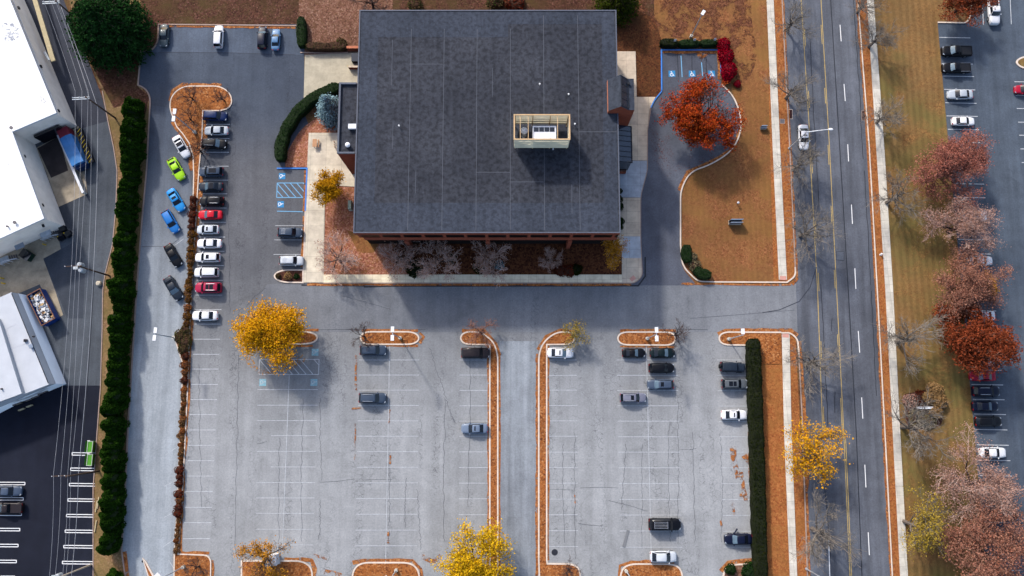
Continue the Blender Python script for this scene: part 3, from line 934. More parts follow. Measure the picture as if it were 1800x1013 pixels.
x0, y1 = S(633, 18, HZ); x1, _ = S(1083, 18, HZ)
xl, y0 = S(620, 410, HZ); xr, _ = S(1091, 410, HZ)
X0, X1, Y0, Y1_ = (x0 + xl) / 2 - OX, (x1 + xr) / 2 - OX, y0 - OY, y1 - OY
roofpoly = [(X0, Y0), (X1, Y0), (X1, Y1_), (X0, Y1_)]
b = MB()
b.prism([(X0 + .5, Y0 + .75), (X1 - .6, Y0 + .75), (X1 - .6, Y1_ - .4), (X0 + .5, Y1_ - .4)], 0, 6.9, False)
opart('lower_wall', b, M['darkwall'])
# upper storey: brick band all round, with the window gallery on the south face
ys = Y0
b = MB()
zt = HZ - .05
b.prism([(X0, Y0 + .9), (X1, Y0 + .9), (X1, Y1_), (X0, Y1_)], 6.9, zt, False, True)
b.box(X0, X1, Y0 + .04, Y0 + .898, 11.35, zt - .01)
b.box(X0 + .9, X1, Y0 + .04, Y0 + .898, 6.9, 9.0)
opart('upper_wall', b, M['brick'])
pw = .55
xs = [S(633 + 37.1 * k, 415, 10)[0] - OX for k in range(13)]
for i, x in enumerate(xs):
    b = MB(); b.box(x - pw / 2, x + pw / 2, Y0 + .05, Y0 + .895, 9.002, 11.348)
    opart('pier', b, M['brick'])
    x2 = xs[i + 1] - pw / 2 if i < 12 else X1 - .05
    b = MB(); b.box(x + pw / 2 + .004, x2 - .004, Y0 + .10, Y0 + .894, 9.004, 11.346)
    opart('window', b, M['gallery'])
for px in (711, 856.5, 1004):
    cx = S(px, 418, 9)[0] - OX
    b = MB(); b.box(cx - .34, cx + .34, Y0 - .25, Y0 + .74, 0, 6.898)
    opart('column', b, M['brick'])
# roof sheet, coping and seams
b = MB(); b.poly(roofpoly, HZ); rf = opart('roof', b, M['roof'])
for (a, c, d, e) in ((X0 + .35, X0 + 3.4, Y0 + .4, Y1_ - .4), (X0 + 3.41, X1 - .4, Y0 + .4, Y0 + 5.2), (X0 + 3.41, X0 + 26, Y1_ - 5.0, Y1_ - .4), (X1 - 2.6, X1 - .35, Y0 + 5.21, Y1_ - 2.61), (X0 + 26.01, X1 - .4, Y1_ - 2.6, Y1_ - .4)):
    b = MB(); b.box(a, c, d, e, HZ, HZ + .012); opart('roof_border', b, M['roof_smooth'], rf)
b = MB(); b.ribbon([(X0 + .09, Y0 + .1), (X1 - .09, Y0 + .1), (X1 - .09, Y1_ - .1), (X0 + .09, Y1_ - .1)], .2, HZ - .02, HZ + .10, True)
opart('coping', b, M['coping'], rf)
b = MB()
for px in (719.5, 778.5, 837.5, 897, 956.5, 1018):
    xt = S(px, 250, HZ)[0] - OX
    b.box(xt - .035, xt + .035, Y0 + .5, Y1_ - (1 if px > 900 else 3.5), HZ + .014, HZ + .022)
for (xa, xb, py) in ((719.5, 778.5, 113), (837.5, 897, 303), (1018, 1084, 232), (897, 956, 320)):
    a, yy = S(xa, py, HZ); c, _ = S(xb, py, HZ)
    b.box(a - OX, c - OX, yy - OY - .04, yy - OY + .04, HZ + .024, HZ + .03)
for (xx, ya, yb) in ((690, 70, 150), (691, 215, 262), (1005, 325, 376), (731, 300, 340), (866, 120, 170)):
    a, yy = S(xx, ya, HZ); _, y2 = S(xx, yb, HZ)
    b.box(a - OX - .03, a - OX + .03, y2 - OY, yy - OY, HZ + .024, HZ + .03)
opart('roof_seam', b, M['seamline'], rf)
# lower block on the west side
hw = 12.4
wx0, wy1 = S(597, 147, hw); _, wy0 = S(594, 271, hw)
wx0 = (S(597, 147, hw)[0] + S(594, 271, hw)[0]) / 2 - OX; wy0 -= OY; wy1 -= OY
b = MB(); b.prism([(wx0, wy0), (X0 - .01, wy0), (X0 - .01, wy1), (wx0, wy1)], 0, hw - .06, False)
wg = opart('side_wing', b, M['brick'])
b = MB(); b.box(wx0, X0 - .012, wy0, wy1, hw - .06, hw); opart('wing_roof', b, M['roof'], wg)
b = MB(); b.ribbon([(X0 - .2, wy1 - .12), (wx0 + .12, wy1 - .12), (wx0 + .12, wy0 + .12), (X0 - .2, wy0 + .12)], .3, hw, hw + .45)
opart('parapet', b, M['coping'], wg)
# entrance tower
tl, ty1 = S(1068, 141, 14.0); _, ty0 = S(1068, 196, 14.0)
tr = S(1112, 160, 13)[0]
tl -= OX; tr -= OX; ty0 -= OY; ty1 -= OY
prof = [(tl, HZ + .02), (tl, 14.2), (tl + 1.9, 16.3), (tl + 3.4, 14.6), (tr, 14.6), (tr, .0), (X1 + .02, 0), (X1 + .02, HZ + .02)]
b = MB()
n = len(b.v)
k = len(prof)
b.v += [(x, ty0, z) for x, z in prof] + [(x, ty1, z) for x, z in prof]
b.face(tuple(range(n, n + k))); b.face(tuple(reversed(range(n + k, n + 2 * k))))
for i in range(k):
    j = (i + 1) % k
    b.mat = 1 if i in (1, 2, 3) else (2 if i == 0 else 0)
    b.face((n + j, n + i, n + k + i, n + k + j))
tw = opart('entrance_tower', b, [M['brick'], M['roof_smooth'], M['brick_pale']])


def slope(xa, za, xb, zb, ya, yb, off):
    return [(xa, ya, za + off), (xb, ya, zb + off), (xb, yb, zb + off), (xa, yb, za + off)]


b = MB(); b.quad(*slope(tl + 2.1, 16.06, tl + 3.3, 14.72, ty0 + .3, ty1 - .3, .03)); opart('skylight', b, M['glass_roof'], tw)
b = MB()
for q in range(5):
    yy = ty0 + .25 + (ty1 - ty0 - .5) * q / 4
    b.quad(*slope(tl + 2.0, 16.17, tl + 3.36, 14.65, yy - .06, yy + .06, .06))
for xx, zz in ((tl + 2.0, 16.17), (tl + 3.36, 14.65)):
    b.box(xx - .08, xx + .08, ty0 + .2, ty1 - .2, zz - .02, zz + .1)
opart('skylight_frame', b, M['frame'], tw)
b = MB(); b.cyl((tr - .9, ty1 - 1.0), .22, 14.6, 15.0); opart('roof_vent', b, M['frame'], tw)
# glazed canopy beside the tower
hc = 6.5
cx1 = S(1110, 250, hc)[0] - OX; cy0 = S(1100, 286, hc)[1] - OY; cy1 = ty0 - .02
b = MB(); b.quad((X1 + .03, cy0, hc + 1.0), (cx1, cy0, hc), (cx1, cy1, hc), (X1 + .03, cy1, hc + 1.0))
cn = opart('glass_canopy', b, M['glass_roof'])
b = MB()
for q in range(8):
    yy = cy0 + (cy1 - cy0) * q / 7.0
    b.quad((X1 + .03, yy - .06, hc + 1.04), (cx1, yy - .06, hc + .04), (cx1, yy + .06, hc + .04), (X1 + .03, yy + .06, hc + 1.04))
b.box(cx1 - .1, cx1 + .12, cy0, cy1, hc - .35, hc + .06)
opart('canopy_frame', b, M['frame'], cn)
b = MB(); b.box(X1 + .03, cx1 - .1, cy0 + .02, cy0 + .25, 1.6, hc + .3); opart('end_glazing', b, M['glass'], cn)
b = MB(); b.box(X1 + .03, cx1 - .3, cy0 - .25, cy0 + .015, 0, 1.55); opart('base_wall', b, M['brick'], cn)
b = MB(); b.box(cx1 - .3, cx1 - .12, cy0 + .26, cy1 - .02, 0, hc - .36); opart('side_glazing', b, M['glass'], cn)

# things standing on the office roof
XC0, YT = S(904, 202, 18.3); XC1, _ = S(1001, 202, 18.3); _, YB = S(904, 245, 18.3)
sx, sy, sw, sd = (XC0 + XC1) / 2, (YT + YB) / 2, (XC1 - XC0) / 2, (YT - YB) / 2
ze = HZ + .03
M['slat'] = simple('weathered_slat_wood', T(250, 238, 206, 1.3), .8, var=.12, scale=.8)
M['slat_edge'] = simple('warm_timber', T(214, 180, 138), .8, var=.15)
scr = thing('rooftop_screen', (sx, sy, ze), 0, 'beige slatted timber screen enclosing the machinery on the dark roof', 'screen')
b = MB()
for k in range(5):
    z = .9 + k * .87
    for yy in (-sd, sd): b.box(-sw, sw, yy - .05, yy + .05, z, z + .74)
    for xx in (-sw, sw): b.box(xx - .05, xx + .05, -sd + .06, sd - .06, z, z + .74)
b.build('slat_panel', M['slat'], scr)
b = MB(); b.ribbon([(-sw, -sd), (sw, -sd), (sw, sd), (-sw, sd)], .22, 5.2, 5.3, True); b.build('top_rail', M['slat_edge'], scr)
for fx in (-1, -.33, .33, 1):
    for fy in (-1, 1):
        b = MB(); b.box(fx * (sw - .16) - .07, fx * (sw - .16) + .07, fy * (sd - .16) - .07, fy * (sd - .16) + .07, 0, 5.19); b.build('post', M['slat_edge'], scr)
for px in (914.5, 928.5, 980):
    xx = S(px, 225, 18)[0] - sx
    b = MB(); b.box(xx - .05, xx + .05, -sd + .07, sd - .07, 5.06, 5.18); b.build('cross_bar', M['slat_edge'], scr)
c = S(957, 233, 17)
ch = thing('rooftop_chiller', (c[0], c[1], ze), 0, 'white rectangular chiller unit inside the slatted roof screen', 'chiller')
b = MB(); b.prism([(-1.95, -1.35), (1.95, -1.35), (1.95, 1.15), (-1.95, 1.15)], .25, 3.9, True, True); b.build('housing', M['white_metal'], ch)
for k in range(4):
    b = MB(); b.box(-1.75 + k * .88, -.95 + k * .88, .15, .9, 3.9, 3.95); b.build('fan', M['glass'], ch)
for q in (-1.6, 1.6):
    b = MB(); b.box(q - .1, q + .1, -.9, .9, 0, .25); b.build('skid', M['frame'], ch)
c = S(921.5, 229, 16.2)
fa = thing('exhaust_fan', (c[0], c[1], ze), 0, 'small round white exhaust fan next to the chiller inside the roof screen', 'fan')
b = MB(); b.tube([(0, 0, 0), (0, 0, 2.3), (0, 0, 2.9), (0, 0, 3.2)], [.4, .4, .62, .3], 14); b.build('housing', M['white_metal'], fa)
b = MB(); b.tube([(0, 0, .6), (.05, -.7, .6), (1.2, -.75, .6)], .13, 6); b.tube([(.5, -.75, .6), (.5, -1.5, .3)], .12, 6); b.build('duct', M['white_metal'], fa)


def roof_unit(name, px, py, hz, label, cat, mk):
    c = S(px, py, hz)
    o = thing(name, (c[0], c[1], hz), 0, label, cat)
    mk(o)
    return o


def _box(o):
    b = MB(); b.prism([(-.68, -.42), (.68, -.42), (.68, .42), (-.68, .42)], .14, .75, True, True); b.build('housing', M['white_metal'], o)
    b = MB(); b.box(-.6, .6, -.34, .34, 0, .14); b.build('kerb_base', M['frame'], o)


def _fan(o):
    b = MB(); b.tube([(0, 0, .2), (0, 0, .5), (0, 0, .8), (0, 0, .95)], [.3, .42, .42, .2], 14); b.build('housing', M['white_metal'], o)
    b = MB(); b.box(-.32, .32, -.32, .32, 0, .2); b.build('kerb_base', M['frame'], o)


roof_unit('roof_ventilator', 620.5, 224.5, hw, 'white rectangular ventilator on the lower roof of the office side wing', 'ventilator', _box)
roof_unit('exhaust_fan', 612.5, 257, hw, 'small round white fan at the lower corner of the office side wing roof', 'fan', _fan)
for i, (px, py, lb) in enumerate(((948.5, 150, 'tiny white vent pipe on the dark roof, topmost of those right of centre'), (999, 168, 'tiny white vent pipe on the dark roof, between the entrance tower and the timber screen'),
                                  (1010, 220, 'tiny white vent pipe just right of the slatted roof screen'), (972, 264, 'tiny white vent pipe in the shadow below the slatted roof screen'), (702, 223, 'tiny white vent pipe on the left part of the office roof'))):
    c = S(px, py, HZ)
    o = thing('vent_pipe', (c[0], c[1], ze), 0, lb, 'vent pipe')
    b = MB(); b.cyl((0, 0), .07, 0, .55, 8); b.build('pipe', M['galv'], o)
    b = MB(); b.cyl((0, 0), .14, .55, .68, 8); b.build('cap', M['white_metal'], o)

# by the loading pad of the office
def simplething(name, px, py, label, cat, rz=0.0, h=0.0, z=0.0, group=None):
    c = S(px, py, h)
    return thing(name, (c[0], c[1], z), rz, label, cat, group)


o = simplething('brick_wall', 621, 88.5, 'short low brick wall between the clipped hedge and the office wall', 'wall')
b = MB(); b.box(-.95, 1.2, -.2, .2, 0, 1.3); b.build('brickwork', M['brick'], o)
b = MB(); b.box(-1.0, 1.2, -.24, .24, 1.3, 1.38); b.build('coping', M['brick_pale'], o)
o = simplething('brick_wall', 621, 121.5, 'short low wall with pale coping beside the yellow bollard on the loading pad', 'wall')
b = MB(); b.box(-.7, 1.3, -.14, .14, .05, 1.1); b.build('brickwork', M['brick'], o)
b = MB(); b.box(-.75, 1.3, -.17, .17, 1.1, 1.16); b.build('coping', M['walk_east'], o)
M['yellow_paint'] = simple('safety_yellow', T(240, 200, 40), .5)
o = simplething('bollard', 613.5, 120, 'yellow bollard on the pale loading pad at the office wall', 'bollard', z=.05)
b = MB(); b.cyl((0, 0), .09, 0, 1.0, 10); b.build('post', M['yellow_paint'], o)
b = MB(); b.ellipsoid((0, 0, 1.0), (.09, .09, .06), 10, 6); b.build('cap', M['yellow_paint'], o)
o = simplething('waste_bin', 627, 106, 'dark waste container against the office wall on the loading pad', 'bin', z=.05)
b = MB(); b.prism([(-.7, -.75), (.7, -.75), (.7, .75), (-.7, .75)], .1, 1.2, True, True); b.build('tub', M['frame'], o)
b = MB(); b.box(-.75, .75, -.8, .8, 1.2, 1.28); b.build('lid', M['glass'], o)
# picnic table and small posts on the patio
M['timber'] = simple('tan_timber', T(204, 156, 118), .8, var=.15)
o = simplething('picnic_bench', 556, 254, 'tan wooden bench-table alone on the pale patio', 'bench', z=.14)
b = MB(); b.box(-.5, .3, -.75, .75, .70, .76); b.build('tabletop', M['timber'], o)
b = MB(); b.box(.42, .66, -.75, .75, .42, .47); b.build('seat', M['timber'], o)
for yy in (-.55, .55):
    b = MB(); b.tube([(-.35, yy, 0), (-.05, yy, .69)], .05, 5); b.tube([(.55, yy, 0), (.55, yy, .42)], .05, 5); b.tube([(-.1, yy, .3), (.55, yy, .3)], .04, 5); b.build('leg', M['timber'], o)
for i, y in enumerate((251, 256, 260)):
    o = simplething('bollard', 588.5 + i * .3, y, 'small tan post in the short row beside the office wing on the patio', 'bollard', z=.14, group='small posts by the patio wall')
    b = MB(); b.cyl((0, 0), .08, 0, .6, 8); b.build('post', M['timber'], o)
    b = MB(); b.ellipsoid((0, 0, .6), (.09, .09, .05), 8, 4); b.build('cap', M['timber'], o)
o = simplething('utility_box', 617, 363, 'pale green utility cabinet against the left wall of the office', 'utility box')
M['palegreen'] = simple('pale_green_metal', T(176, 190, 170), .5)
b = MB(); b.box(-.3, .3, -.8, .8, .1, 1.4); b.build('cabinet', M['palegreen'], o)
b = MB(); b.box(-.36, .36, -.9, .9, 0, .1); b.build('plinth', M['walk'], o)

# ------------------------------------------------------------------ white warehouse
H1 = 7.0
M['warm_wall'] = simple('warehouse_wall', T(236, 224, 212, 1.65), .85, var=.1, scale=.5)
M['white_roof'] = NT('white_roof_membrane')
_t = M['white_roof']
_c = _t.mix(1.0, T(255, 255, 255, 1.1), _t.ramp(_t.noise(.25, 5, .7, None, .5), [(.27, T(70, 76, 92, 2)), (.37, (1, 1, 1, 1))]), 'MULTIPLY')
M['white_roof'] = _t.done(_c, .6)
wh = thing('warehouse', (*S(30, 250, 0), 0), 0, 'large white-roofed warehouse with beige walls at the upper left edge', 'building')
wx, wy = wh.location.x, wh.location.y
wp = SL([(-160, -70), (-14, -70), (17, 0), (98.5, 199), (21, 232), (77, 384), (0, 419), (-160, 492)], H1)
wp = [(x - wx, y - wy) for x, y in wp]
b = MB(); b.prism(wp, 0, H1 - .15, False); b.build('wall', M['warm_wall'], wh)
b = MB(); b.prism(wp, H1 - .149, H1, True); rf = b.build('roof', M['white_roof'], wh)
b = MB(); b.ribbon(wp, .5, H1 + .005, H1 + .45, True); b.build('parapet', M['white_metal'], rf)


def wl(px, py, h): x, y = S(px, py, h); return (x - wx, y - wy)


for (a, c, nm) in (((22, 0), (101, 195), 'fascia_line'), ((24, 240), (82, 386), 'fascia_line'), ((27, 231), (97, 203), 'fascia_line')):
    b = MB(); b.tube([(*wl(a[0], a[1], H1 - .9), H1 - .9), (*wl(c[0], c[1], H1 - .9), H1 - .9)], .07, 5); b.build('gutter_line', M['white_metal'], wh)
for (px, py) in ((33, 14), (72, 117), (103, 195), (43, 275), (51, 309), (75, 361), (76, 397)):
    c = wl(px, py, 5.6)
    b = MB(); b.obox(c, (.3, .5, .4), R(24), 5.4); b.build('wall_lamp', M['frame'], wh)
dm = MB()
c0, c1 = wl(60, 240, 2.6), wl(103, 221, 2.6)
b = MB(); b.ribbon([wl(60.5, 241, 3.4), wl(104, 222, 3.4)], .5, .5, 3.6); dd = b.build('dock_door', M['glass'], wh)
b = MB(); b.ribbon([wl(70, 239, 2.2), wl(95, 227.5, 2.2)], .7, .8, 2.4); b.build('door_panel', M['steel'], dd)
M['tan'] = simple('tan_cladding', T(206, 190, 152), .8, var=.12)
b = MB(); b.prism([wl(48, -30, 2.8), wl(56, -30, 2.8), wl(97, 106, 2.8), wl(89, 109, 2.8)], 2.5, 2.8, True, True); b.build('canopy', M['tan'], wh)
b = MB(); b.prism([wl(75, 91, 3.2), wl(79, 90, 3.2), wl(87, 104, 3.2), wl(84, 106, 3.2)], 3.0, 3.1, True, True); b.build('door_hood', M['galv'], wh)
for k, pts in enumerate(([(14, 52), (22, 58)], [(22, 224), (12, 226)])):
    pass
b = MB()
for (ax, ay, bx, by) in ((4, 40, 34, 72),):
    b.poly([wl(ax, ay, H1), wl(bx, ay, H1), wl(bx, by, H1), wl(ax, by, H1)], H1 + .012)
b.build('roof_grime', M['grime'], rf)
# roof vents on the warehouse roof
for i, (px, py, lb) in enumerate(((28, 392, 'small grey vent near the lower corner of the white warehouse roof'), (15, 399, 'tiny grey vent beside the other one at the lower corner of the white roof'), (22, 226, 'dark vent at the inner corner of the white warehouse roof'))):
    c = S(px, py, H1)
    o = thing('roof_vent', (c[0], c[1], H1 + .01), 0, lb, 'roof vent')
    b = MB(); b.cyl((0, 0), .12, 0, .35, 8); b.build('pipe', M['cover'], o)
    b = MB(); b.cyl((0, 0), .3 if i != 1 else .2, .35, .5, 10); b.build('cap', M['cover'], o)

# dock court
o = simplething('dock_wall', 131, 290, 'thin white retaining wall between the dock court and the blue trailer', 'wall')
ox, oy = o.location.x, o.location.y
pts = [S(106, 236), S(152, 342)]
b = MB(); b.ribbon([(x - ox, y - oy) for x, y in pts], .4, 0, 1.2); b.build('wall_body', M['walk'], o)
b = MB(); b.ribbon([(x - ox, y - oy) for x, y in pts], .46, 1.2, 1.26); b.build('coping', M['white_metal'], o)
A = math.atan2(S(150, 292)[1] - S(113, 232)[1], S(150, 292)[0] - S(113, 232)[0])
M['trailer_blue'] = simple('trailer_blue_paint', T(64, 130, 196), .45, var=.2, scale=.6)
M['trailer_dark'] = simple('dark_blue_paint', T(26, 52, 96), .5)
M['maroon'] = simple('maroon_paint', T(130, 40, 56), .6)
c = S(129.5, 264, 1.5)
A = math.atan2(S(147, 306)[1] - S(113, 232)[1], S(147, 306)[0] - S(113, 232)[0])
o = thing('waste_compactor', (c[0], c[1], .03), A, 'long blue closed compactor container parked in the warehouse dock', 'compactor')
b = MB(); b.prism([(-2.6, -1.15), (3.3, -1.15), (3.3, 1.15), (-2.6, 1.15)], .35, 2.5, False, True)
b.quad((-2.6, -1.15, 2.5), (3.3, -1.15, 2.5), (3.3, .2, 2.75), (-2.6, .2, 2.75)); b.quad((-2.6, .2, 2.75), (3.3, .2, 2.75), (3.3, 1.15, 2.5), (-2.6, 1.15, 2.5))
b.quad((3.3, -1.15, 2.5), (3.3, 1.15, 2.5), (3.3, .2, 2.75), (3.3, .2, 2.75)); b.build('container', M['trailer_blue'], o)
b = MB(); b.prism([(3.3, -1.1), (3.9, -.95), (3.9, .95), (3.3, 1.1)], .3, 1.9, True, True); b.build('end_door', M['trailer_dark'], o)
b = MB(); b.prism([(-4.3, -1.0), (-2.62, -1.0), (-2.62, 1.0), (-4.3, 1.0)], .2, 2.6, True, True); b.build('ram_housing', M['maroon'], o)
for yy in (-.8, .8):
    b = MB(); b.box(-2.6, 3.6, yy - .1, yy + .1, 0, .35); b.build('skid', M['frame'], o)
o = simplething('steel_ramp', 152, 258, 'black steel walkway with yellow rungs along the blue compactor', 'walkway', A - R(4))
b = MB(); b.box(-3.6, 3.6, -.55, .55, .6, .7); b.build('deck', M['frame'], o)
b = MB()
for k in range(9): b.obox((-3.2 + k * .8, 0), (.12, .95, .04), R(35), .702)
b.build('rung', M['yellow_paint'], o)
for yy in (-.5, .5):
    b = MB(); b.box(-3.5, 3.5, yy - .06, yy + .06, 0, .598); b.build('beam', M['frame'], o)

# stairs at the warehouse wall
def steel_stair(px, py, rz, label):
    o = simplething('steel_stair', px, py, label, 'stairs', rz)
    b = MB(); b.box(-.8, .8, -.6, .6, 1.0, 1.08); b.build('landing', M['galv'], o)
    for k in range(4):
        b = MB(); b.box(.82 + k * .3, 1.08 + k * .3, -.5, .5, .8 - k * .22, .85 - k * .22); b.build('step', M['cover'], o)
    b = MB()
    for z in (1.6, 2.05): b.tube([(-.78, .58, z), (-.78, -.58, z), (.8, -.58, z), (2.0, -.58, z - .9)], .045, 5)
    for x, z in ((-.78, 2.05), (.1, 2.05), (.8, 2.05), (2.0, 1.15)): b.tube([(x, -.58, 0), (x, -.58, z)], .045, 5)
    b.build('handrail', M['white_metal'], o)
    for x, y in ((-.7, .5), (.7, .5)):
        b = MB(); b.tube([(x, y, 0), (x, y, 1.0)], .05, 5); b.build('leg', M['galv'], o)
    return o


steel_stair(87, 417, R(24), 'steel landing with white rail and steps at the corner of the beige warehouse')
steel_stair(14, 459, R(24), 'steel landing with white rail left of the green dumpster')
for i, (px, py, lb, w) in enumerate(((80, 411, 'pale awning over the warehouse door above the steel landing', 1.3), (34, 433, 'grey awning over the warehouse door by the green dumpster', 1.1))):
    c = wl(px, py, 3.4)
    b = MB(); b.obox(c, (w * 1.5, .9, .1), R(24), 3.3); b.build('awning', M['galv'] if i == 0 else M['steel'], wh)
M['dumpster_green'] = simple('dumpster_green_paint', T(24, 58, 46), .5, var=.2)
o = simplething('dumpster', 52, 450, 'dark green dumpster with black lids standing askew in the warehouse yard', 'dumpster', R(-32), z=.03)
b = MB(); b.prism([(-1.0, -.75), (1.0, -.75), (1.0, .75), (-1.0, .75)], .12, 1.3, True, True); b.box(-1.12, 1.12, -.1, .1, .7, .9); b.build('bin_body', M['dumpster_green'], o)
for xx in (-.5, .5):
    b = MB(); b.box(xx - .48, xx + .48, -.8, .78, 1.3, 1.38); b.build('lid', M['glass'], o)
for xx in (-.8, .8):
    b = MB(); b.cyl((xx, .6), .09, 0, .12, 8); b.build('castor', M['frame'], o)
for i, (px, py, lb) in enumerate(((114, 404, 'black waste cart touching the warehouse corner'), (111, 419, 'black waste cart beside the end of the steel stair rail'), (124, 413, 'black waste cart farthest out on the asphalt by the warehouse corner'))):
    o = simplething('waste_cart', px, py, lb, 'waste cart', R(24 + i * 9))
    b = MB(); b.prism([(-.5, -.42), (.5, -.42), (.56, .42), (-.56, .42)], .15, 1.0, True, True); b.build('tub', M['frame'], o)
    b = MB(); b.box(-.55, .55, -.46, .46, 1.0, 1.06); b.build('lid', M['glass'], o)
    for xx in (-.4, .4):
        b = MB(); b.tube([(xx - .04, -.35, .15), (xx + .04, -.35, .15)], .15, 8); b.build('wheel', M['frame'], o)
for i, (px, py, lb) in enumerate(((118, 412, 'yellow-topped bollard lying against the black carts near the warehouse corner'), (107, 418, 'yellow bollard between steel stair and black carts'), (81, 431, 'yellow bollard on the concrete in front of the steel landing'),
                                  (7, 490, 'upper of two yellow bollards at the left edge of the warehouse yard'), (9, 499, 'lower of two yellow bollards at the left edge of the warehouse yard'))):
    o = simplething('bollard', px, py, lb, 'bollard', z=.01)
    b = MB(); b.cyl((0, 0), .11, 0, 1.1, 10); b.build('post', M['yellow_paint'], o)
    b = MB(); b.ellipsoid((0, 0, 1.1), (.11, .11, .08), 10, 6); b.build('cap', M['yellow_paint'], o)

# ------------------------------------------------------------------ metal building
H2 = 5.0
M['metal_roof'] = simple('pale_metal_roof', T(204, 208, 216), .5, var=.07, scale=.4)
M['metal_wall'] = simple('pale_metal_wall', T(240, 244, 250, 1.9), .5, var=.06, scale=.4)
mb_ = thing('metal_shed', (*S(20, 620), 0), 0, 'pale metal-clad low building with stepped white roof at the left edge, below the warehouse', 'building')
mx, my = mb_.location.x, mb_.location.y


def ml(pts, h): return [(x - mx, y - my) for x, y in SL(pts, h)]


HE = 3.4
top_ = ml([(20, 514), (86, 676), (0, 709), (-120, 755), (-120, 575)], H2)
eave = ml([(32, 516), (98, 674.5), (0, 716), (-125, 780), (-125, 575)], HE)
b = MB(); b.prism(eave, 0, HE - .05, False); b.build('wall', M['metal_wall'], mb_)
b = MB()
n = len(b.v); b.v += [(x, y, H2) for x, y in top_] + [(x, y, HE) for x, y in eave]
b.face((0, 1, 2, 3, 4))
for k in range(5):
    q = (k + 1) % 5
    b.face((k, 5 + k, 5 + q, q))  # south wall shaped as a roof slope so it catches more light
rf = b.build('roof', M['metal_roof'], mb_)
b = MB(); b.prism(ml([(-4, 560), (0, 570), (38, 692), (0, 706), (-120, 752), (-120, 600)], H2 + .8), H2 + .002, H2 + .8, True); b.build('raised_roof', M['metal_roof'], rf)
b = MB(); b.ribbon(ml([(20.5, 516), (85, 674)], H2), .12, H2 + .002, H2 + .06); b.build('eave_line', M['seal'], rf)
b = MB(); b.ribbon(ml([(12, 578), (28, 570), (52, 602), (22, 612), (12, 578)], H2), .05, H2 + .002, H2 + .02); b.build('roof_sheet_edge', M['white_dirty'], rf)
for q, (px, py) in enumerate(((80, 689), (50, 702), (36, 708), (64, 696))):
    c = ml([(px, py + 2)], 2.2)[0]
    b = MB(); b.obox(c, (1.6, .25, .7), R(22), 1.9 if q % 2 else 2.6); b.build('window', M['glass'], mb_)
for q, (px, py) in enumerate(((52, 714), (38, 720))):
    c = ml([(px, py)], .6)[0]
    b = MB(); b.obox(c, (1.0, .2, .6), R(22), .3); b.build('step', M['tan'], mb_)
for i, (px, py, lb, r) in enumerate(((46, 599, 'square dark vent on the pale metal roof by the eave line', .32), (60, 592, 'round dark vent outside the eave line of the pale metal building', .18), (4, 684, 'small vent at the left edge of the raised metal roof', .15))):
    hz = H2 + (.8 if i == 2 else 0)
    c = S(px, py, hz)
    o = thing('roof_vent', (c[0], c[1], hz + .005) if i != 1 else (*S(60, 592, H2 - .35), H2 - .35), 0, lb, 'roof vent')
    b = MB()
    if i == 0: b.box(-.25, .25, -.25, .25, 0, .35)
    else: b.cyl((0, 0), r, 0, .35, 10)
    b.build('housing', M['cover'], o)
    b = MB(); b.cyl((0, 0), r * .7, .352, .42, 10); b.build('cap', M['frame'], o)
c = S(57, 609, H2); o = thing('roof_unit', (c[0], c[1], H2 + .07), R(24), 'small grey roof box on the eave line of the pale metal building', 'roof unit')
b = MB(); b.box(-.3, .3, -.3, .3, 0, .4); b.build('housing', M['steel'], o)
b = MB(); b.box(-.34, .34, -.34, .34, .4, .44); b.build('lid', M['steel'], o)

# roll-off container with debris
M['rolloff'] = simple('rolloff_blue_paint', T(34, 74, 150), .5, var=.2)
A2 = math.atan2(S(94, 565)[1] - S(66, 509)[1], S(94, 565)[0] - S(66, 509)[0])
c = S(77, 541, 1.2)
o = thing('skip_container', (c[0], c[1], .03), A2, 'open blue roll-off container heaped with scrap beside the pale metal building', 'skip')
hl, hwid, hh = 3.1, 1.3, 2.1
b = MB()
b.box(-hl, hl, -hwid, hwid, .2, .32)
for yy in (-1, 1): b.box(-hl, hl, yy * hwid - .06, yy * hwid + .06, .32, hh)
for xx in (-1, 1): b.box(xx * hl - .06, xx * hl + .06, -hwid + .06, hwid - .06, .32, hh)
b.build('tub', M['rolloff'], o)
M['rust'] = simple('rusty_steel', T(132, 92, 72), .8, var=.3)
b = MB(); b.ribbon([(-hl, -hwid), (hl, -hwid), (hl, hwid), (-hl, hwid)], .16, hh + .002, hh + .08, True); b.build('rim', M['rust'], o)
for yy in (-.8, .8):
    b = MB(); b.box(-hl, hl, yy - .08, yy + .08, 0, .2); b.build('skid', M['frame'], o)
M['scrap'] = NT('mixed_scrap')
_t = M['scrap']; _g = _t.new('ShaderNodeNewGeometry')
M['scrap'] = _t.done(_t.ramp(_g.outputs['Random Per Island'], [(0, T(230, 232, 238)), (.2, T(140, 150, 170)), (.35, T(240, 240, 240)), (.5, T(60, 66, 80)), (.62, T(206, 170, 120)), (.75, T(190, 196, 206)), (.88, T(120, 90, 70)), (.95, T(245, 245, 248))], 'CONSTANT'), .7)
rs = random.Random(5)
b = MB()
for k in range(240):
    x, y = rs.uniform(-2.85, 2.85), rs.uniform(-1.0, 1.05)
    b.obox((x, y), (rs.uniform(.15, .7), rs.uniform(.12, .5), rs.uniform(.05, .3)), rs.uniform(0, 3), 1.2 + rs.uniform(0, .5) + .2 * (1 - abs(y)))
sc_h = b.build('scrap_heap', M['scrap'])
sc_h.location = o.location; sc_h.rotation_euler = o.rotation_euler
tag(sc_h, 'heap of white and grey scrap filling the blue roll-off container', 'scrap', kind='stuff')

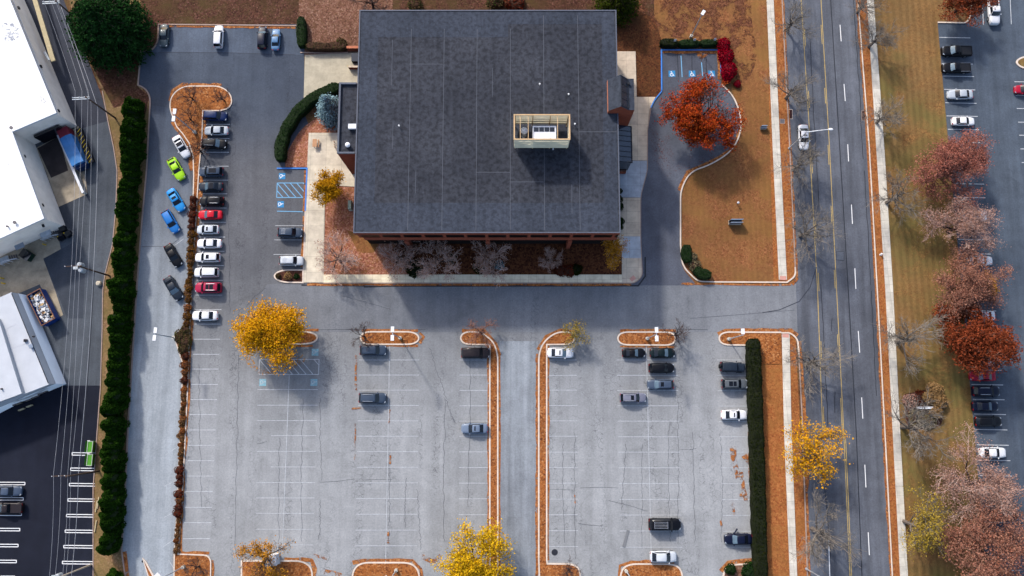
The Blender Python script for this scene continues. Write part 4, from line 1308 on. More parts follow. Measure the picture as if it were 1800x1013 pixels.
# green machines on the black-top lot
M['lime'] = simple('machine_green_paint', T(88, 160, 44), .5, var=.15)
for i, (px, py, lb) in enumerate(((164.5, 785, 'bright green dump hopper at the lot edge, upper of the two'), (164, 808, 'bright green dump hopper at the lot edge, lower of the two by the utility pole'))):
    o = simplething('dump_hopper', px, py, lb, 'hopper', R(-2), group='green hoppers at the lot edge')
    b = MB(); b.prism([(-.45, -.95), (.42, -.95), (.42, .95), (-.45, .95)], .35, 1.2, True, True); b.quad((-.451, -.95, .35), (-.9, -.95, 1.2), (-.9, .95, 1.2), (-.451, .95, .35)); b.build('tub', M['lime'], o)
    b = MB(); b.ribbon([(-.45, -.95), (.42, -.95), (.42, .95), (-.45, .95)], .12, 1.202, 1.27, True); b.build('rim', M['palegreen'], o)
    for yy in (-.7, .7):
        b = MB(); b.box(-.5, .4, yy - .08, yy + .08, 0, .35); b.build('fork_pocket', M['frame'], o)
    b = MB(); b.tube([(-1.0, .98, .3), (-.4, .98, .6)], .07, 5); b.build('lever', M['white_metal'], o)
# ================================================================== VEHICLES
M['carglass'] = simple('car_glass', T(22, 28, 38), .1, spec=.3, var=.15, scale=.7)
M['carglass_sky'] = simple('sky_painted_glass', T(96, 118, 134), .1, spec=.5, var=.25, scale=1.5)  # windscreen glass with the sky's reflection put into its colour
M['tyre'] = simple('tyre_rubber', T(32, 32, 36), .85)
M['rim'] = simple('alloy_rim', T(180, 184, 190), .35, .7)
M['lamp_clear'] = simple('headlamp_lens', T(160, 168, 180), .15)
M['lamp_red'] = simple('tail_lamp_lens', T(170, 24, 30), .25)
M['blackpanel'] = simple('black_glass_roof', T(16, 18, 26), .12, spec=.25)
M['trim'] = simple('black_trim', T(26, 27, 32), .5)
M['bright'] = simple('bright_trim', T(206, 210, 218), .3, .5)


def paint(name, r, g, b_, metal=.0):
    t = NT(name)
    n = t.noise(2.2, 3, .5)
    c = T(r, g, b_)
    lo = tuple(x * .9 for x in c[:3]) + (1,)
    return t.done(t.ramp(n, [(.3, lo), (.7, c)]), .4, metal, .08, .12)


PAINT = {k: paint(k + '_car_paint', *v) for k, v in {
    'white': (246, 247, 252), 'silver': (190, 198, 208), 'black': (12, 13, 20), 'charcoal': (52, 58, 70), 'grey_green': (74, 88, 96),
    'navy': (12, 20, 48), 'royal': (10, 38, 88), 'steel_blue': (100, 140, 182), 'slate': (66, 80, 100), 'grey_blue': (76, 90, 112),
    'red': (214, 24, 48), 'crimson': (178, 34, 74), 'lime': (178, 236, 40), 'bright_blue': (48, 156, 232), 'mid_blue': (40, 124, 206),
    'dark_green': (14, 30, 34), 'olive': (94, 100, 106), 'lilac': (128, 130, 148), 'pale_blue': (120, 136, 160), 'dark_slate': (36, 46, 60), 'pearl': (214, 220, 228), 'umber': (44, 37, 40), 'cherry': (176, 20, 54)}.items()}

# kind: L, W, H, belt, stations (x/half, width factor, shoulder z), windscreen base, roof front, roof rear, rear base
CARS = {
    'sedan': (4.75, 1.82, 1.45, .93, [(-1, .70, .74), (-.96, .86, .88), (-.8, .95, .95), (-.45, 1, .96), (.1, 1, .94), (.45, .99, .92), (.72, .95, .84), (.9, .86, .74), (.97, .74, .66), (1, .60, .58)], .44, .10, -.36, -.70),
    'coupe': (4.6, 1.86, 1.32, .90, [(-1, .72, .78), (-.96, .88, .90), (-.8, .97, .95), (-.45, 1, .94), (.1, .97, .90), (.45, 1, .90), (.72, .96, .84), (.9, .86, .74), (.97, .74, .66), (1, .62, .58)], .38, .04, -.34, -.72),
    'suv': (4.8, 1.9, 1.72, 1.08, [(-1, .80, .86), (-.97, .92, 1.02), (-.8, .98, 1.08), (-.45, 1, 1.08), (.1, 1, 1.07), (.45, .99, 1.06), (.72, .96, .99), (.9, .88, .90), (.97, .78, .80), (1, .66, .66)], .48, .20, -.78, -.95),
    'wagon': (4.85, 1.84, 1.52, .95, [(-1, .78, .8), (-.96, .90, .92), (-.8, .97, .97), (-.45, 1, .97), (.1, 1, .95), (.45, .99, .93), (.72, .95, .85), (.9, .86, .76), (.97, .76, .68), (1, .62, .58)], .46, .14, -.76, -.95),
    'hatch': (4.3, 1.78, 1.5, .95, [(-1, .78, .82), (-.96, .90, .94), (-.8, .97, .98), (-.45, 1, .97), (.1, 1, .95), (.45, .99, .93), (.72, .94, .85), (.9, .84, .75), (.97, .72, .66), (1, .58, .58)], .50, .14, -.52, -.88),
    'big_suv': (5.6, 2.04, 1.9, 1.18, [(-1, .88, 1.0), (-.98, .95, 1.14), (-.8, .99, 1.18), (-.4, 1, 1.18), (.1, 1, 1.17), (.5, .99, 1.16), (.76, .97, 1.12), (.93, .92, 1.04), (.98, .86, .94), (1, .8, .8)], .50, .26, -.86, -.95),
    'pickup': (5.7, 1.98, 1.85, 1.14, [(-1, .94, 1.06), (-.985, .98, 1.1), (-.6, 1, 1.1), (-.2, 1, 1.12), (.1, 1, 1.14), (.5, .99, 1.13), (.76, .96, 1.08), (.92, .9, 1.0), (.98, .82, .9), (1, .74, .78)], .46, .24, -.10, -.20),
    'jeep': (4.5, 1.82, 1.82, 1.14, [(-1, .9, 1.05), (-.98, .94, 1.12), (-.6, .96, 1.14), (-.2, .96, 1.14), (.1, .94, 1.14), (.4, .86, 1.12), (.6, .84, 1.1), (.85, .82, 1.06), (.97, .8, 1.0), (1, .78, .9)], .34, .24, -.88, -.96),
}
CACHE = {}


def car_parts(kind):
    if kind in CACHE: return CACHE[kind]
    L, W, H, belt, st, xw, xrf, xrr, xb = CARS[kind]
    hl, hw_ = L / 2, W / 2
    P = {}
    b = MB(); b.sm = True
    sec = []
    for x, w, z in st:
        y = hw_ * w
        sec.append([(x * hl, -y * .90, .30), (x * hl, -y, .48), (x * hl, -y * 1.0, z - .14), (x * hl, -y * .91, z), (x * hl, -y * .5, z + .035), (x * hl, 0, z + .05),
                    (x * hl, y * .5, z + .035), (x * hl, y * .91, z), (x * hl, y * 1.0, z - .14), (x * hl, y, .48), (x * hl, y * .90, .30)])
    m = len(sec[0])
    for s_ in sec: b.v += s_
    for i in range(len(sec) - 1):
        for k in range(m - 1):
            b.face((i * m + k, (i + 1) * m + k, (i + 1) * m + k + 1, i * m + k + 1))
        b.face((i * m + m - 1, (i + 1) * m + m - 1, (i + 1) * m, i * m))
    b.sm = False
    b.face(tuple(range(m))); b.face(tuple(reversed(range((len(sec) - 1) * m, len(sec) * m))))
    # cabin
    box = kind in ('jeep',)
    wb, wr = (.90, .80) if box else (.90, .71 if kind != 'big_suv' else .80)
    if kind == 'coupe': wr = .64
    bow = .03 if box else .10
    zr = H - .05
    z0 = belt - .03

    def ring(xf, xr_, wf, wrr, z, bw):
        yf, yr = hw_ * wf, hw_ * wrr
        return [Vector((xf * hl + bw, 0, z)), Vector((xf * hl + bw * .7, yf * .6, z)), Vector((xf * hl - bw * .3, yf, z)), Vector((xr_ * hl + bw * .2, yr, z)), Vector((xr_ * hl - bw * .5, yr * .6, z)), Vector((xr_ * hl - bw * .7, 0, z)),
                Vector((xr_ * hl - bw * .5, -yr * .6, z)), Vector((xr_ * hl + bw * .2, -yr, z)), Vector((xf * hl - bw * .3, -yf, z)), Vector((xf * hl + bw * .7, -yf * .6, z))]

    tap = .96 if kind in ('sedan', 'coupe', 'hatch', 'wagon') else 1.0
    r0 = ring(xw, xb, wb * .97, wb * tap, z0, bow)
    r1 = ring(xrf, xrr, wr, wr * tap, zr, bow * .7)
    r2 = ring(xrf - .05, xrr + .05, wr * .82, wr * .80 * tap, H, bow * .5)
    n = len(b.v); q = 10
    for r_ in (r0, r1, r2): b.v += [tuple(p) for p in r_]
    b.sm = False
    for k in range(q):
        j = (k + 1) % q
        b.face((n + j, n + k, n + q + k, n + q + j))
    b.sm = True
    for k in range(q):
        j = (k + 1) % q
        b.face((n + q + j, n + q + k, n + 2 * q + k, n + 2 * q + j))
    b.face(tuple(range(n + 2 * q + q - 1, n + 2 * q - 1, -1)))
    P['body'] = [b.mesh('body', PAINT['white'])]
    cen = Vector(((xw + xb) / 2 * hl, 0, (z0 + zr) / 2))

    def panel(name, ks, mat, u0=.06, u1=.94, v0=.08, v1=.92):
        pb = MB()
        for a, c in ks:
            full = (len(ks) == 1)
            first, last = (a, c) == ks[0], (a, c) == ks[-1]
            ua = u0 if first else 0.0
            ub = u1 if last else 1.0

            def pt(u, v): return r0[a].lerp(r0[c], u).lerp(r1[a].lerp(r1[c], u), v)
            nn = (r0[c] - r0[a]).cross(r1[a] - r0[a]).normalized()
            if nn.dot(pt(.5, .5) - cen) < 0: nn = -nn
            o = nn * .014
            pb.quad(*[tuple(pt(u, v) + o) for u, v in ((ua, v0), (ub, v0), (ub, v1), (ua, v1))])
        return pb.mesh(name, M[mat])
    P['windscreen'] = [panel('windscreen', [(8, 9), (9, 0), (0, 1), (1, 2)], 'carglass', .1, .9)]
    P['rear_window'] = [panel('rear_window', [(3, 4), (4, 5), (5, 6), (6, 7)], 'carglass', .12, .88)]
    P['side_window'] = [panel('side_window', [(2, 3)], 'carglass', .07, .93, .12, .9), panel('side_window', [(7, 8)], 'carglass', .07, .93, .12, .9)]
    wr_ = .34 if kind not in ('big_suv', 'pickup', 'jeep') else .39
    P['wheel'] = []; P['rim'] = []
    for fx in (.58, -.60):
        for s_ in (1, -1):
            wbm = MB(); y = s_ * (hw_ - .11)
            wbm.tube([(fx * hl, y - .12, wr_), (fx * hl, y + .12, wr_)], wr_, 14)
            P['wheel'].append(wbm.mesh('wheel', M['tyre']))
            rb = MB(); y2 = s_ * (hw_ + .012)
            rb.tube([(fx * hl, y2 - .012 * s_, wr_), (fx * hl, y2 + .004 * s_, wr_)], wr_ * .62, 10)
            P['rim'].append(rb.mesh('rim', M['rim']))
    P['mirror'] = []; P['headlight'] = []; P['taillight'] = []
    w9 = [w for x, w, z in st if x >= .89][0] * hw_
    zf = [z for x, w, z in st if x >= .89][0]
    wr9 = st[1][1] * hw_; zr9 = st[1][2]
    for s_ in (1, -1):
        mb2 = MB(); mb2.prism([((xw - .07) * hl, s_ * hw_ * .93), ((xw - .12) * hl, s_ * hw_ * .93), ((xw - .13) * hl, s_ * (hw_ + .19)), ((xw - .06) * hl, s_ * (hw_ + .15))], belt - .06, belt + .10, True, True)
        P['mirror'].append(mb2.mesh('mirror', PAINT['white']))
        hb_ = MB(); hb_.prism([(.84 * hl, s_ * w9 * .99), (.955 * hl, s_ * w9 * .90), (.97 * hl, s_ * w9 * .55), (.92 * hl, s_ * w9 * .62)], zf - .16, zf + .022, True, True)
        P['headlight'].append(hb_.mesh('headlight', M['lamp_clear']))
        tb = MB(); tb.prism([(-.955 * hl, s_ * wr9 * 1.04), (-.998 * hl, s_ * wr9 * .78), (-1.0 * hl - .012, s_ * wr9 * .55), (-.965 * hl, s_ * wr9 * .55)], zr9 - .22, zr9 + .012, True, True)
        P['taillight'].append(tb.mesh('taillight', M['lamp_red']))
    xm, xl_ = (xrf - .10) * hl, (xrr + .10) * hl

    def roofquad(x0_, x1_, wf, mat, name, dz=.012):
        rb = MB(); rb.box(x1_, x0_, -hw_ * wf, hw_ * wf, H - .02, H + dz)
        return rb.mesh(name, M[mat])
    span = xm - xl_
    P['sunroof'] = [roofquad(xm - .02 * span, xm - .36 * span, .44, 'blackpanel', 'sunroof')]
    P['twin_sunroof'] = [roofquad(xm - .04 * span, xm - .34 * span, .46, 'blackpanel', 'sunroof'), roofquad(xm - .40 * span, xm - .78 * span, .46, 'blackpanel', 'sunroof')]
    P['big_sunroof'] = [roofquad(xm - .04 * span, xm - .80 * span, .48, 'blackpanel', 'sunroof')]
    P['black_roof'] = [roofquad(xm + .12 * span, xl_ - .12 * span, .62, 'blackpanel', 'roof_panel')]
    P['roof_rail'] = []
    for s_ in (1, -1):
        rb = MB(); rb.tube([(xm - .05, s_ * hw_ * wr * .86, H - .02), (xm - .2, s_ * hw_ * wr * .86, H + .07), (xl_ + .2, s_ * hw_ * wr * .86, H + .07), (xl_ + .05, s_ * hw_ * wr * .86, H - .02)], .035, 5)
        P['roof_rail'].append(rb.mesh('roof_rail', M['bright']))
    rk = MB()
    for k in range(5): rk.box(xl_ + .15, xm - .1, -hw_ * .5 + k * hw_ * .25 - .02, -hw_ * .5 + k * hw_ * .25 + .02, H + .05, H + .08)
    for xx in (xl_ + .15, xm - .14): rk.box(xx, xx + .05, -hw_ * .6, hw_ * .6, H - .02, H + .048)
    P['roof_rack'] = [rk.mesh('roof_rack', M['bright'])]
    sp = MB(); sp.tube([(-hl - .28, 0, 1.0), (-hl - .02, 0, 1.0)], .38, 14); P['spare_wheel'] = [sp.mesh('spare_wheel', M['tyre'])]
    # load bed
    if kind == 'pickup':
        bd = MB(); bd.box(-.965 * hl, -.24 * hl, -hw_ * .82, hw_ * .82, 1.1, 1.165)
        P['load_bed'] = [bd.mesh('load_bed', M['trim'])]
        br_ = MB()
        for s_ in (1, -1): br_.box(-.97 * hl, -.24 * hl, s_ * hw_ * .88 - .05, s_ * hw_ * .88 + .05, 1.08, 1.24)
        br_.box(-.985 * hl, -.95 * hl, -hw_ * .83, hw_ * .83, 1.06, 1.24)
        P['bed_rail'] = [br_.mesh('bed_rail', PAINT['white'])]
        cv = MB(); cv.box(-.975 * hl, -.23 * hl, -hw_ * .86, hw_ * .86, 1.1, 1.27); P['bed_cover'] = [cv.mesh('bed_cover', PAINT['white'])]
        cr_ = MB()
        for s_ in (1, -1): cr_.tube([(-.97 * hl, s_ * hw_ * .9, 1.2), (-.25 * hl, s_ * hw_ * .9, 1.2)], .05, 5)
        P['chrome_rail'] = [cr_.mesh('chrome_rail', M['bright'])]
    rib = MB()
    for k in range(4): rib.box(xl_ + .1, xl_ + span * .5, -hw_ * .42 + k * hw_ * .28 - .03, -hw_ * .42 + k * hw_ * .28 + .03, H - .02, H + .04)
    P['roof_rib'] = [rib.mesh('roof_rib', M['bright'])]
    dr = MB(); dr.prism([(.30 * hl, -hw_ * .99), (.26 * hl, -hw_ * .99), (.02 * hl, -hw_ - .78), (.06 * hl, -hw_ - .82)], .4, .95, True, True)
    P['open_door'] = [dr.mesh('open_door', PAINT['white'])]
    sl = MB(); sl.box(-.93 * hl, -.86 * hl, -hw_ * .66, hw_ * .66, .9, 1.06); P['spoiler'] = [sl.mesh('spoiler', M['trim'])]
    CACHE[kind] = P
    return P


PAINTED = {'body', 'mirror', 'bed_rail', 'bed_cover', 'open_door'}


def part_obj(name, me, parent, mat=None):
    o = bpy.data.objects.new(name, me)
    link(o, parent)
    if mat is not None:
        o.material_slots[0].link = 'OBJECT'
        o.material_slots[0].material = mat
    return o


def car(px, py, deg, kind, colour, label, cat=None, extra=(), group=None, k=1.0, name=None, bright=False, base=.045):
    c = S(px, py, .85)
    names = {'sedan': 'parked_car', 'coupe': 'parked_car', 'hatch': 'parked_car', 'wagon': 'parked_car', 'suv': 'parked_suv', 'big_suv': 'parked_suv', 'jeep': 'off_road_car', 'pickup': 'pickup_truck'}
    cats = {'pickup': 'pickup', 'suv': 'suv', 'big_suv': 'suv', 'jeep': 'off-roader'}
    o = thing(name or names[kind], (c[0], c[1], base), R(deg), label, cat or cats.get(kind, 'car'), group)
    o.scale = (k, k, k)
    P = car_parts(kind)
    todo = ['body', 'windscreen', 'rear_window', 'side_window', 'mirror', 'headlight', 'taillight'] + list(extra)
    if kind == 'pickup' and 'bed_cover' not in extra: todo += ['load_bed', 'bed_rail']
    if kind == 'jeep': todo += ['spare_wheel']
    for nm in todo:
        for me in P[nm]:
            onm = me.name.split('.')[0]
            mat = PAINT[colour] if nm in PAINTED else None
            if nm == 'windscreen' and bright: mat = M['carglass_sky']
            part_obj(onm, me, o, mat)
    for me, rm in zip(P['wheel'], P['rim']):
        w = part_obj('wheel', me, o)
        part_obj('rim', rm, w)
    return o


G1, G2, G3 = 'cars parked in the left row', 'cars queued in the left lane', 'cars in the main car park'
G4, G5 = 'cars in the right-hand lot', 'cars in the top bay'
car(288, 62, 270, 'sedan', 'grey_green', 'dark grey-green sedan at the left end of the top parking bay', group=G5, k=.95)
car(384, 64, 90, 'suv', 'white', 'white suv parked alone in the middle of the top bay', group=G5, k=.93)
car(461, 66, 90, 'suv', 'navy', 'dark navy suv beside a steel-blue sedan in the top bay', group=G5, k=.93, bright=True)
car(484.5, 69, 90, 'sedan', 'steel_blue', 'steel-blue sedan with pale roof at the right end of the top bay', group=G5, k=.9)
car(378, 204, -3, 'suv', 'royal', 'deep blue suv tucked against the island kerb, topmost in the left row', group=G1, k=.95)
car(380, 229.5, 180, 'sedan', 'silver', 'silver-grey sedan between the deep blue suv and a black suv', group=G1, k=.95)
car(376, 253, -2, 'suv', 'black', 'black suv with a short chrome roof rail directly below the silver-grey sedan', group=G1, k=.98, extra=('roof_rail',), bright=True)
car(371, 302, 180, 'suv', 'slate', 'slate-blue suv with twin glass roof just below the empty stall', group=G1, k=.95, extra=('big_sunroof',))
car(370, 328, 180, 'sedan', 'dark_slate', 'dark car with large all-glass roof below the slate-blue suv', group=G1, k=.95, extra=('black_roof',), bright=True)
car(372, 354, 180, 'suv', 'black', 'black suv with long bright roof rails just above the bright red car', group=G1, k=.93, extra=('roof_rail',))
car(369, 377.5, 180, 'sedan', 'red', 'bright red sedan in the left row', group=G1, k=.93, bright=True)
car(365, 403.5, 180, 'hatch', 'pearl', 'pearl white hatchback with small sunroof directly below the bright red sedan', group=G1, k=.95, extra=('sunroof',))
car(367.5, 428, 180, 'sedan', 'white', 'white sedan, second white car below the bright red sedan', group=G1, k=.95)
car(364.5, 452.5, 180, 'wagon', 'white', 'white car with a small sunroof between a white sedan and a plain white suv', group=G1, k=.95, extra=('sunroof',))
car(362.5, 479, 180, 'suv', 'white', 'plain white suv directly above the crimson suv', group=G1, k=.92)
car(366, 506, 180, 'suv', 'crimson', 'crimson suv with black panoramic roof at the end of the left row', group=G1, k=1.0, extra=('twin_sunroof', 'roof_rail'))
car(360, 555, 180, 'sedan', 'white', 'white sedan standing by itself below the left row', group=G1, k=.98)
car(318.5, 257.5, -58, 'sedan', 'white', 'white car with black glass roof, first in the diagonal queue beside the island lamp', group=G2, k=.98, extra=('black_roof',))
car(309.5, 297, -59, 'coupe', 'lime', 'lime green coupe with black rear spoiler', group=G2, k=1.0, extra=('spoiler',))
car(309, 351.5, -57, 'sedan', 'bright_blue', 'bright blue sedan with large sunroof, behind the lime green coupe', group=G2, k=1.0, extra=('big_sunroof',))
car(299.5, 389.5, -58, 'wagon', 'mid_blue', 'blue car with plain roof below the bright blue sunroof sedan', group=G2, k=.96)
car(304, 449, -58, 'sedan', 'black', 'glossy black sedan in the diagonal queue below the blue cars', group=G2, k=.97)
car(304.5, 507, -56, 'sedan', 'dark_slate', 'dark slate car, last of the diagonal queue', group=G2, k=1.02, bright=True)
car(510, 409, -2, 'suv', 'slate', 'dark blue-grey suv with ribbed roof in front of the office walk', group=G3, k=.95, extra=('roof_rib',))
car(512, 458.5, 0, 'suv', 'pearl', 'silver suv with ribbed roof beside the small planting island', group=G3, k=.92, extra=('roof_rib',))
car(656, 616, 0, 'suv', 'slate', 'dark blue-grey suv right under the lamp island left of centre', group=G3, k=1.0)
car(655, 700, -1, 'suv', 'slate', 'blue-grey suv with pale ribbed roof alone among empty stalls left of centre', group=G3, k=1.02, extra=('roof_rail',))
car(836, 620.5, 0, 'big_suv', 'umber', 'dark brown-grey truck-like suv seen through bare twigs at the curved island', group=G3, k=.92)
car(834, 753.5, 180, 'sedan', 'pale_blue', 'silver-blue sedan with black sunroof beside the long leaf-covered strip', group=G3, k=1.0, extra=('sunroof',))
car(985, 620.5, -1, 'sedan', 'white', 'white sedan with black sunroof in the corner of the curved island', group=G3, k=1.0, extra=('sunroof',), bright=True)
car(1114, 620.5, 0, 'coupe', 'black', 'small rounded black coupe directly below the right lamp island', group=G3, k=.9, bright=True)
car(1164.5, 620.5, 0, 'sedan', 'dark_green', 'very dark green sedan under bare branches right of the black coupe', group=G3, k=.95, bright=True)
car(1163, 647, 0, 'wagon', 'black', 'black estate car between the dark green sedan and a grey-blue estate', group=G3, k=.95)
car(1161, 676, 180, 'wagon', 'grey_blue', 'grey-blue estate car with bright windscreen, lowest of the stacked three', group=G3, k=.97, extra=('sunroof',), bright=True)
car(1113, 699.5, 0, 'wagon', 'lilac', 'lilac-grey estate with red tail lights and small sunroof, alone left of the stacked three', group=G3, k=.97, extra=('sunroof', 'roof_rail'))
car(1288, 645.5, -3, 'jeep', 'dark_slate', 'dark boxy off-roader with spare wheel, nose against the long hedge', group=G3, k=1.0)
car(1291, 675, 0, 'suv', 'olive', 'olive-grey suv with two black roof panels beside the long hedge', group=G3, k=.97, extra=('twin_sunroof',))
car(1290.5, 729.5, 0, 'sedan', 'white', 'white sedan with big black sunroof beside the long hedge', group=G3, k=.97, extra=('sunroof',))
car(1168.5, 922, 0, 'big_suv', 'black', 'big black suv with silver roof rack in the open lower car park', group=G3, k=1.0, extra=('roof_rack',))
car(1166, 979, 0, 'hatch', 'pearl', 'silver-white compact with dark rear glass at the lowest island', group=G3, k=1.08)
car(1298, 948, 180, 'sedan', 'navy', 'navy sedan with its front door open beside the lower end of the hedge', group=G3, k=1.02, extra=('open_door',), bright=True)
car(1413, 241, 270, 'sedan', 'white', 'white car with sunroof driving down the road under the street lamp', extra=('sunroof',), k=1.02, name='moving_car')
car(1681.5, 90, 180, 'pickup', 'black', 'black pickup with plain bed, topmost parked vehicle by the striped lawn', group=G4, k=.98, bright=True)
car(1681, 119.5, 180, 'pickup', 'black', 'black pickup with chrome bed rails, second by the striped lawn', group=G4, k=.92, extra=('chrome_rail',), bright=True)
car(1688, 166, 180, 'sedan', 'silver', 'silver sedan below the two black pickups', group=G4, k=1.0)
car(1694, 213, 0, 'sedan', 'white', 'small white sedan facing right above the first rust-coloured tree', group=G4, k=.9)
car(1746.5, 18, 270, 'pickup', 'white', 'white pickup nose-down at the upper right corner', group=G4, k=1.0)
car(1803, 157, 180, 'hatch', 'cherry', 'dark red car cut off by the right edge of the picture', group=G4, k=.95)
car(1713, 380.5, 0, 'sedan', 'white', 'white car seen through pinkish twigs of the second tree', group=G4, k=1.0, extra=('sunroof',))
car(1724, 458.5, 0, 'sedan', 'white', 'white sedan at the top edge of the third rust tree', group=G4, k=.95)
car(1727, 555, 180, 'sedan', 'white', 'white car almost hidden under the upper edge of the dark rust tree', group=G4, k=.97)
car(1726, 635, 0, 'sedan', 'pearl', 'pale car glimpsed through the lower part of the dark rust tree', group=G4, k=.97)
car(1727.5, 661, 180, 'coupe', 'cherry', 'cherry red coupe just below the dark rust tree', group=G4, k=1.0, extra=('sunroof',), bright=True)
car(1733.5, 688, 0, 'suv', 'navy', 'navy suv with light roof rails below the cherry red coupe', group=G4, k=1.0, extra=('roof_rail',))
car(1732.5, 714.5, 0, 'sedan', 'navy', 'navy sedan, middle of the three dark cars below the red coupe', group=G4, k=.98, bright=True)
car(1738, 741, 0, 'wagon', 'black', 'blue-black estate, lowest of the three dark cars below the red coupe', group=G4, k=.98)
car(1745.5, 796, 0, 'sedan', 'white', 'white sedan between the three dark cars and the pinkish tree', group=G4, k=1.0)
car(1768, 907, 0, 'sedan', 'black', 'black car mostly hidden between two rust-coloured trees', group=G4, k=.95)
car(14, 863.5, 0, 'sedan', 'grey_blue', 'grey-blue car in the black-top lot, upper of the two', group='cars in the black-top lot', k=1.0, base=.03)
car(14, 893.5, 180, 'pickup', 'umber', 'dark brownish pickup in the black-top lot, lower of the two', group='cars in the black-top lot', k=.9, bright=True, extra=('bed_cover',), base=.03)
# ================================================================== VEGETATION
M['bark'] = simple('grey_bark', T(120, 110, 102), .95, var=.25)
M['bark_dark'] = simple('dark_bark', T(58, 46, 44), .95, var=.25)
M['twig_grey'] = simple('grey_twigs', T(132, 124, 116), .95, var=.25)
M['twig_pink'] = simple('pinkish_twigs', T(212, 184, 174), .95, var=.25)
M['twig_rust'] = simple('rusty_twigs', T(170, 124, 106), .95, var=.25)
M['twig_dark'] = simple('dark_twigs', T(84, 68, 66), .95, var=.25)
LF = {
    'red': leafmat('red_orange_leaves', [T(92, 32, 20), T(160, 54, 28), T(208, 96, 38), T(184, 52, 34), T(228, 124, 48)], .3, .22),
    'yellow': leafmat('yellow_leaves', [T(224, 140, 20), T(250, 178, 26), T(255, 196, 32), T(255, 172, 44), T(255, 212, 70)], .35, .3),
    'bright_yellow': leafmat('bright_yellow_leaves', [T(228, 160, 28), T(252, 198, 30), T(255, 214, 44), T(255, 186, 50)], .35, .3),
    'gold': leafmat('golden_leaves', [T(164, 108, 22), T(208, 146, 28), T(232, 174, 36), T(194, 142, 40)], .3, .4),
    'amber': leafmat('amber_leaves', [T(176, 116, 40), T(214, 150, 56), T(228, 160, 50), T(198, 130, 60)], .3, .4),
    'olive_gold': leafmat('olive_gold_leaves', [T(150, 128, 56), T(188, 160, 66), T(206, 176, 70), T(168, 140, 80)], .3, .4),
    'rust': leafmat('rust_leaves', [T(88, 38, 26), T(130, 60, 38), T(160, 82, 52), T(144, 68, 44), T(176, 102, 72)], .25, .2),
    'rust_pale': leafmat('pale_rust_leaves', [T(126, 80, 66), T(162, 110, 92), T(184, 136, 116), T(168, 102, 82), T(196, 152, 132)], .25, .25),
    'rust_pink': leafmat('pinkish_rust_leaves', [T(150, 104, 90), T(186, 140, 124), T(210, 170, 154), T(174, 122, 102)], .25, .25),
    'rust_red': leafmat('reddish_rust_leaves', [T(136, 76, 64), T(172, 104, 90), T(194, 130, 114), T(178, 90, 74)], .25, .2),
    'pink': leafmat('pale_pink_leaves', [T(204, 154, 130), T(228, 184, 160), T(176, 124, 102), T(238, 200, 178)], .25, .4),
    'pine': leafmat('pine_needles', [T(14, 30, 16), T(28, 56, 26), T(46, 82, 40), T(34, 66, 32)], .1, .35),
    'spruce': leafmat('blue_spruce_needles', [T(76, 106, 112), T(120, 152, 160), T(156, 186, 196), T(110, 140, 146)], .1, .6),
    'arbor': leafmat('arborvitae_sprays', [T(14, 28, 8), T(28, 52, 14), T(44, 72, 20), T(32, 58, 16)], .12, .6),
    'hedge': leafmat('hedge_leaves', [T(14, 30, 14), T(24, 46, 18), T(36, 62, 26), T(28, 50, 20)], .12, .6),
    'hedge_dark': leafmat('dark_hedge_leaves', [T(18, 24, 6), T(28, 38, 8), T(38, 46, 12), T(44, 40, 14)], .1, .7),
    'hedge_mixed': leafmat('mixed_hedge_leaves', [T(34, 48, 22), T(60, 72, 34), T(108, 92, 64), T(84, 60, 44), T(48, 66, 30)], .12, .8),
    'crimson': leafmat('crimson_leaves', [T(96, 6, 22), T(142, 10, 32), T(166, 14, 40), T(124, 8, 26)], .25, .6),
    'brown_red': leafmat('brown_red_leaves', [T(70, 30, 22), T(100, 44, 30), T(124, 58, 36)], .15, .8),
    'brown_gold': leafmat('brown_gold_leaves', [T(92, 58, 20), T(124, 84, 30), T(146, 100, 40)], .15, .8),
    'orange_brown': leafmat('orange_brown_leaves', [T(120, 70, 36), T(152, 92, 48), T(170, 108, 60)], .15, .8),
    'straw': leafmat('straw_blades', [T(150, 112, 72), T(184, 146, 98), T(204, 168, 120)], .3, .8),
    'straw_brown': leafmat('dry_grass_blades', [T(104, 72, 44), T(136, 98, 62), T(160, 120, 80)], .2, .8),
    'sage': leafmat('sage_brown_leaves', [T(104, 96, 72), T(140, 128, 98), T(120, 104, 80)], .2, .8),
    'yellow_green': leafmat('yellow_green_sprays', [T(36, 48, 14), T(58, 70, 22), T(80, 86, 28)], .15, .5),
}
M['core_green'] = simple('inner_foliage', T(22, 40, 12), .95)
M['core_dark'] = simple('inner_dark_foliage', T(22, 28, 8), .95)
M['core_brown'] = simple('inner_brown_stems', T(70, 46, 34), .95)
M['core_straw'] = simple('inner_straw', T(140, 106, 70), .95)
M['core_red'] = simple('inner_red_foliage', T(120, 10, 30), .95)


